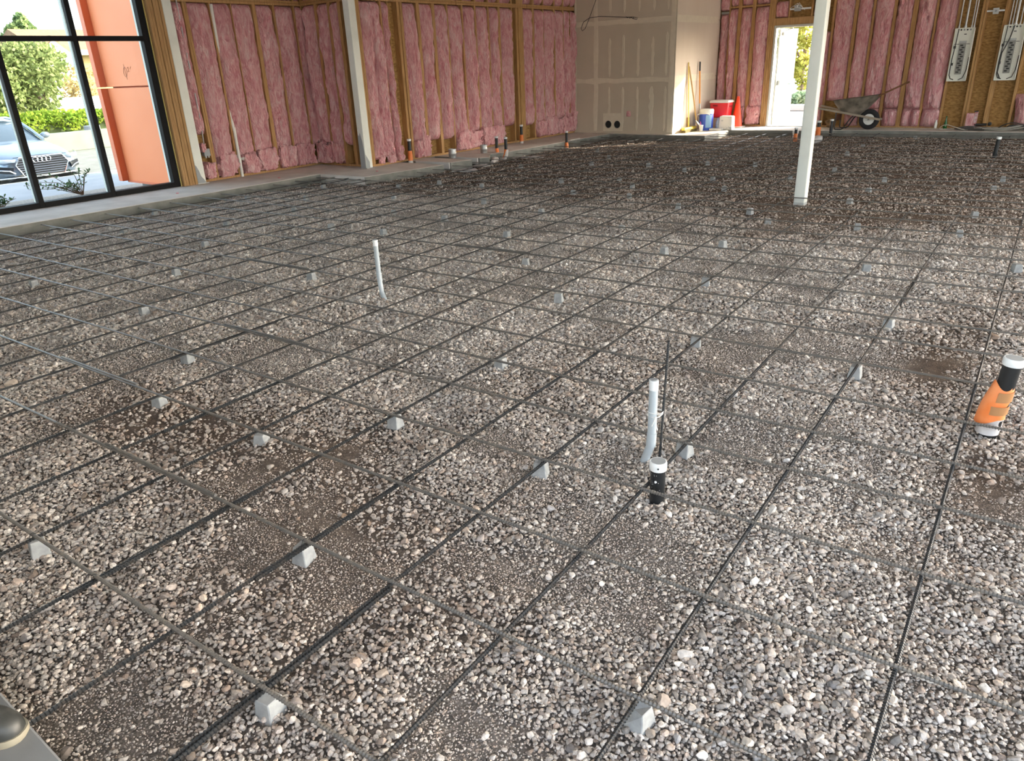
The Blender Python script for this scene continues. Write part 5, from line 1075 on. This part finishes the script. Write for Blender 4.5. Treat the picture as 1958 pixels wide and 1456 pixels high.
obj('gable_wall', MB().add([(-47.4,gy_-1.2,.0),(-47.4,gy_+1.2,.0),(-47.4,gy_+1.2,ze-.5),(-47.4,gy_,ze+.5),(-47.4,gy_-1.2,ze-.5),(-49.7,gy_-1.2,.0),(-49.7,gy_+1.2,.0),(-49.7,gy_+1.2,ze-.5),(-49.7,gy_,ze+.5),(-49.7,gy_-1.2,ze-.5)], [(0,1,2,3,4),(5,9,8,7,6),(0,4,9,5),(1,6,7,2)]), M('gable_stucco',(.50,.47,.38),.9), hs_)  # gable front in a paler stucco than the house wall
yy0 = px_at(112,200,-37)[1]
gw = obj('garden_wall', MB().box(-37.3,-37,yy0,yy0+9,-.1,px_at(130,187,-37)[2]), M('white_wall',(.80,.78,.72),.9), base=(-37,yy0,0)); tag(gw, 'white garden wall before the house', 'garden wall')
gw2 = obj('garden_wall', MB().box(-40.3,-40,2,yy0+1.2,-.1,px_at(40,192,-40)[2]), M('grey_wall',(.46,.44,.42),.9), base=(-40,8,0)); tag(gw2, 'grey garden wall behind the pale green tree', 'garden wall')
# shrubs in the bed under the window
def bush(base, specs, label, seed):
    e_ = empty('bed_shrub', base, label, 'shrub'); r = random.Random(seed); mb = MB(); lv = MB()
    for (dx, dy, dz) in specs:
        p0 = Vector(base); p1 = p0+Vector((dx*.5,dy*.5,dz*.8)); p2 = p0+Vector((dx,dy,dz)); mb.tube([p0,p1,p2], .006, 5, radii=[.008,.006,.003])
        for i in range(16):
            t = .25+.75*i/15; q = p0.lerp(p1, min(1,t*2)) if t < .5 else p1.lerp(p2, (t-.5)*2)
            d = Vector((r.uniform(-1,1),r.uniform(-1,1),r.uniform(-.3,1))).normalized(); s_ = Vector((-d.y,d.x,r.uniform(-.4,.4))).normalized()
            l = r.uniform(.05,.085); lv.add([q, q+d*l*.5+s_*l*.28, q+d*l, q+d*l*.5-s_*l*.28], [(0,1,2,3)])
    obj('stems', mb, m_bark, e_); obj('leaves', lv, lm_dark, e_)
rs_ = random.Random(4)
bush((-12.45,5.75,-.22), [(rs_.uniform(-.25,.25),rs_.uniform(-.95,.35),rs_.uniform(.12,.5)) for _ in range(15)], 'low leafy shrub in the bed outside the middle pane', 4)
bush((-12.0,4.25,-.20), [(rs_.uniform(-.25,.25),rs_.uniform(-.4,.3),rs_.uniform(.12,.35)) for _ in range(9)], 'small leafy shrub in the bed outside the left pane', 6)

# ------------------------------------------------------------------ outside, seen through the open door
tag(obj('ground_back', MB().box(-26,12,18.30,60,-.5,-.10), M('worn_asphalt',(.12,.11,.10),.95,col2=(.15,.14,.125),scale=2), base=(0,20,-.1)), 'pavement outside the back door', 'ground', kind='structure')
tag(obj('ground_walk', MB().box(-12,12,18.28,20.2,-.4,-.0), M('dusty_walk',(.15,.14,.125),.9,col2=(.19,.18,.16),scale=2), base=(0,19,0)), 'concrete walk outside the back door', 'ground', kind='structure')
kb = obj('kerb', MB().box(-26,12,25.6,25.9,-.1,.09), M('kerb_grey',(.42,.44,.46),.9), base=(-6,25.7,-.1), bevel=.02); tag(kb, 'grey kerb across the pavement outside the door', 'kerb')
def py_at(u, v, Y_):
    d = _r*((u-IMG_W/2)/F_PX)+_d*((v-IMG_H/2)/F_PX)+_f; return CAM+d*((Y_-CAM[1])/d[1])
def blobs_py(lst, Y_):
    out = []
    for u, v, ru, rv in lst:
        c = py_at(u, v, Y_); k = np.linalg.norm(c-CAM)/F_PX; out.append((tuple(c), (ru*k, max(ru,rv)*k, rv*k)))
    return out
t5 = blobs_py([(1525,95,24,30),(1545,60,22,26),(1515,130,18,26),(1540,140,20,28),(1530,35,22,20),(1500,80,16,30)], 34); tree('yellow_tree', (float(py_at(1533,190,34)[0]),34,-.1), 2.0, t5, 2300, .12, lm_yel, 'yellow green backlit tree outside the open door', 31, .10)
t6 = blobs_py([(1535,195,26,18),(1515,198,16,14),(1555,196,18,20)], 28); tree('grey_shrub', (float(py_at(1530,212,28)[0]),28,-.1), .3, t6, 3600, .08, lm_grey, 'grey green shrub behind the kerb outside the door', 33, .03, 'shrub')

# ------------------------------------------------------------------ parked car
CX, CY, CZ = -17.55, 7.17, -.53
m_car = M('silver_paint', (.22,.27,.33), .28, .55, coat=.8); m_chrome = M('chrome', (.80,.81,.82), .12, .95); m_carglass = M('car_glass', (.05,.07,.09), .06, spec=.8); m_lamp = M('headlamp', (.55,.62,.68), .08, .2, coat=1.0); m_black = M('grille_black', (.02,.021,.024), .45)
car = empty('car', (CX-2.4,CY,CZ), 'silver sedan parked facing the building outside the window', 'car')
def cw(p): return Vector((CX+p[0], CY+p[1], CZ+p[2]))
ST = [(.0,.60,.62,.30),(-.06,.76,.66,.24),(-.22,.86,.72,.20),(-.55,.925,.80,.18),(-1.0,.94,.88,.18),(-1.45,.94,.955,.18),(-2.2,.94,.96,.18),(-3.2,.94,.97,.18),(-3.9,.94,1.0,.18),(-4.5,.91,1.0,.2),(-4.85,.82,.92,.3)]
rings = []
for x_, w_, h_, b_ in ST:
    pr2 = [(0,h_),(.45*w_,h_-.004),(.70*w_,h_-.018),(.86*w_,h_-.055),(.96*w_,h_-.14),(1.0*w_,h_-.26),(1.0*w_,.42),(.98*w_,b_+.06),(.90*w_,b_)]
    full = [(-y_,z_) for y_,z_ in reversed(pr2[1:])]+pr2
    rings.append([(x_,y_,z_) for y_,z_ in full])
nr = len(rings[0]); vs = [p_ for R_ in rings for p_ in R_]
mb = MB().add(vs, [(i*nr+k, i*nr+k+1, (i+1)*nr+k+1, (i+1)*nr+k) for i in range(len(rings)-1) for k in range(nr-1)]+[tuple(range(nr)), tuple((len(rings)-1)*nr+k for k in range(nr-1,-1,-1))])
bd_ = obj('body', mb.xf(cw), m_car, car, smooth=True); sb = bd_.modifiers.new('s','SUBSURF'); sb.levels = 1; sb.render_levels = 2
GS_ = -.35
GH = [(x_+GS_,a_,b_,c_) for x_,a_,b_,c_ in [(-1.25,.78,.93,.0),(-2.05,.62,1.38,.0),(-2.6,.60,1.44,.0),(-3.3,.59,1.40,.0),(-4.1,.72,1.0,.0)]]
def cwg(p): return cw((p[0]+GS_, p[1], p[2]))
rings = []
for x_, w_, z_, _ in GH:
    base_w = .84 if x_ < -1.5 else .80
    rings.append([(x_,-base_w,.90),(x_,-w_,z_-.04),(x_,-w_*.7,z_-.005),(x_,0,z_+.012),(x_,w_*.7,z_-.005),(x_,w_,z_-.04),(x_,base_w,.90)])
mb = MB().add([p_ for R_ in rings for p_ in R_], [(i*7+k,i*7+k+1,(i+1)*7+k+1,(i+1)*7+k) for i in range(4) for k in range(6)])
obj('greenhouse', mb.xf(cw), m_carglass, car, smooth=True)
mb = MB().add([(-2.02,-.60,1.365),(-2.02,-.3,1.405),(-2.02,.3,1.405),(-2.02,.60,1.365),(-3.35,-.58,1.385),(-3.35,-.3,1.42),(-3.35,.3,1.42),(-3.35,.58,1.385),(-2.7,-.61,1.43),(-2.7,-.3,1.468),(-2.7,.3,1.468),(-2.7,.61,1.43)], [(0,1,9,8),(1,2,10,9),(2,3,11,10),(8,9,5,4),(9,10,6,5),(10,11,7,6)])
rf = obj('roof', mb.xf(cwg), m_car, car, smooth=True); rf.modifiers.new('t','SOLIDIFY').thickness = .03
for s_ in (-1,1):
    obj('pillar', MB().tube([cwg((-1.22,s_*.80,.925)), cwg((-1.65,s_*.715,1.17)), cwg((-2.05,s_*.615,1.385)), cwg((-2.7,s_*.62,1.435)), cwg((-3.4,s_*.60,1.40))], .035, 8), m_car, car, smooth=True)
    mi = obj('mirror', MB().add([tuple(cwg((-1.62+c_[0]*.085, s_*(1.02)+c_[1]*.115, 1.0+c_[2]*.075))) for c_ in ICO_V], ICO_F), m_car, car, smooth=True); obj('mirror_arm', MB().tube([cwg((-1.6,s_*.90,.93)), cwg((-1.62,s_*.97,.97))], .03, 8), m_black, mi)
    obj('headlight', MB().add([tuple(cw(p_)) for p_ in ((.035,s_*.53,.635),(-.085,s_*.86,.665),(-.34,s_*.915,.70),(-.30,s_*.92,.62),(-.07,s_*.86,.575),(.035,s_*.56,.575))], [(0,1,4,5),(1,2,3,4)]), m_lamp, car, smooth=True).modifiers.new('t','SOLIDIFY').thickness = .02
    obj('side_intake', MB().add([tuple(cw(p_)) for p_ in ((.03,s_*.62,.46),(-.10,s_*.86,.50),(-.14,s_*.88,.36),(.01,s_*.66,.32))], [(0,1,2,3)]), m_black, car).modifiers.new('t','SOLIDIFY').thickness = .02
    obj('intake_blade', MB().tube([cw((.045,s_*.62,.33)), cw((.03,s_*.72,.40)), cw((-.10,s_*.87,.42))], .014, 6), m_chrome, car, smooth=True)
    for x_ in (-.95,-3.85):
        wl_ = obj('wheel', MB().lathe([(.33,-.11),(.335,-.09),(.335,.09),(.33,.11),(.24,.115),(.23,.08)], cw((x_,s_*.84,.335)), 28, (0,1,0)), M('tyre_black',(.018,.018,.02),.8), car, smooth=True); obj('hub', MB().lathe([(.23,0),(.22,.02),(.05,.03)], cw((x_,s_*.93,.335)), 24, (0,s_,0)), m_galv, wl_, smooth=True)
hexa = [(-.46,.665),(.46,.665),(.575,.50),(.44,.245),(-.44,.245),(-.575,.50)]
gr = obj('grille', MB().add([tuple(cw((.03,y_,z_))) for y_,z_ in hexa], [(0,1,2,3,4,5)]), m_black, car); gr.modifiers.new('t','SOLIDIFY').thickness = .02
obj('grille_frame', MB().tube([cw((.045,y_,z_)) for y_,z_ in hexa+hexa[:2]], .017, 8), m_chrome, gr, smooth=True)
for k in range(8):
    z_ = .285+k*.05; hw_ = .44+(.135*(z_-.245)/.255) if z_ < .5 else .575-.115*(z_-.5)/.165
    obj('slat', MB().box(.04,.055,-hw_+.02,hw_-.02,z_-.006,z_+.006).xf(cw), m_chrome, gr)
for k in range(4):
    y_ = (k-1.5)*.092; em = obj('emblem_ring', MB().tube([cw((.066,y_+.058*math.cos(a),.592+.058*math.sin(a))) for a in np.linspace(0,2*math.pi,25)], .0085, 8, cap=False), m_chrome, gr, smooth=True)
obj('lower_intake', MB().add([tuple(cw(p_)) for p_ in ((.03,-.62,.24),(.03,.62,.24),(-.02,.80,.17),(-.02,-.80,.17))], [(0,1,2,3)]), m_black, car).modifiers.new('t','SOLIDIFY').thickness = .02
obj('splitter', MB().tube([cw((-.16,-.90,.22)), cw((.02,-.66,.235)), cw((.05,0,.225)), cw((.02,.66,.235)), cw((-.16,.90,.22))], .02, 8), m_chrome, car, smooth=True)
obj('hood_line', MB().tube([cw((.02,-.58,.672)), cw((.03,0,.69)), cw((.02,.58,.672))], .007, 6), m_black, car)
obj('wiper', MB().tube([cwg((-1.30,-.55,.955)), cwg((-1.42,.1,1.02))], .01, 6), m_black, car)
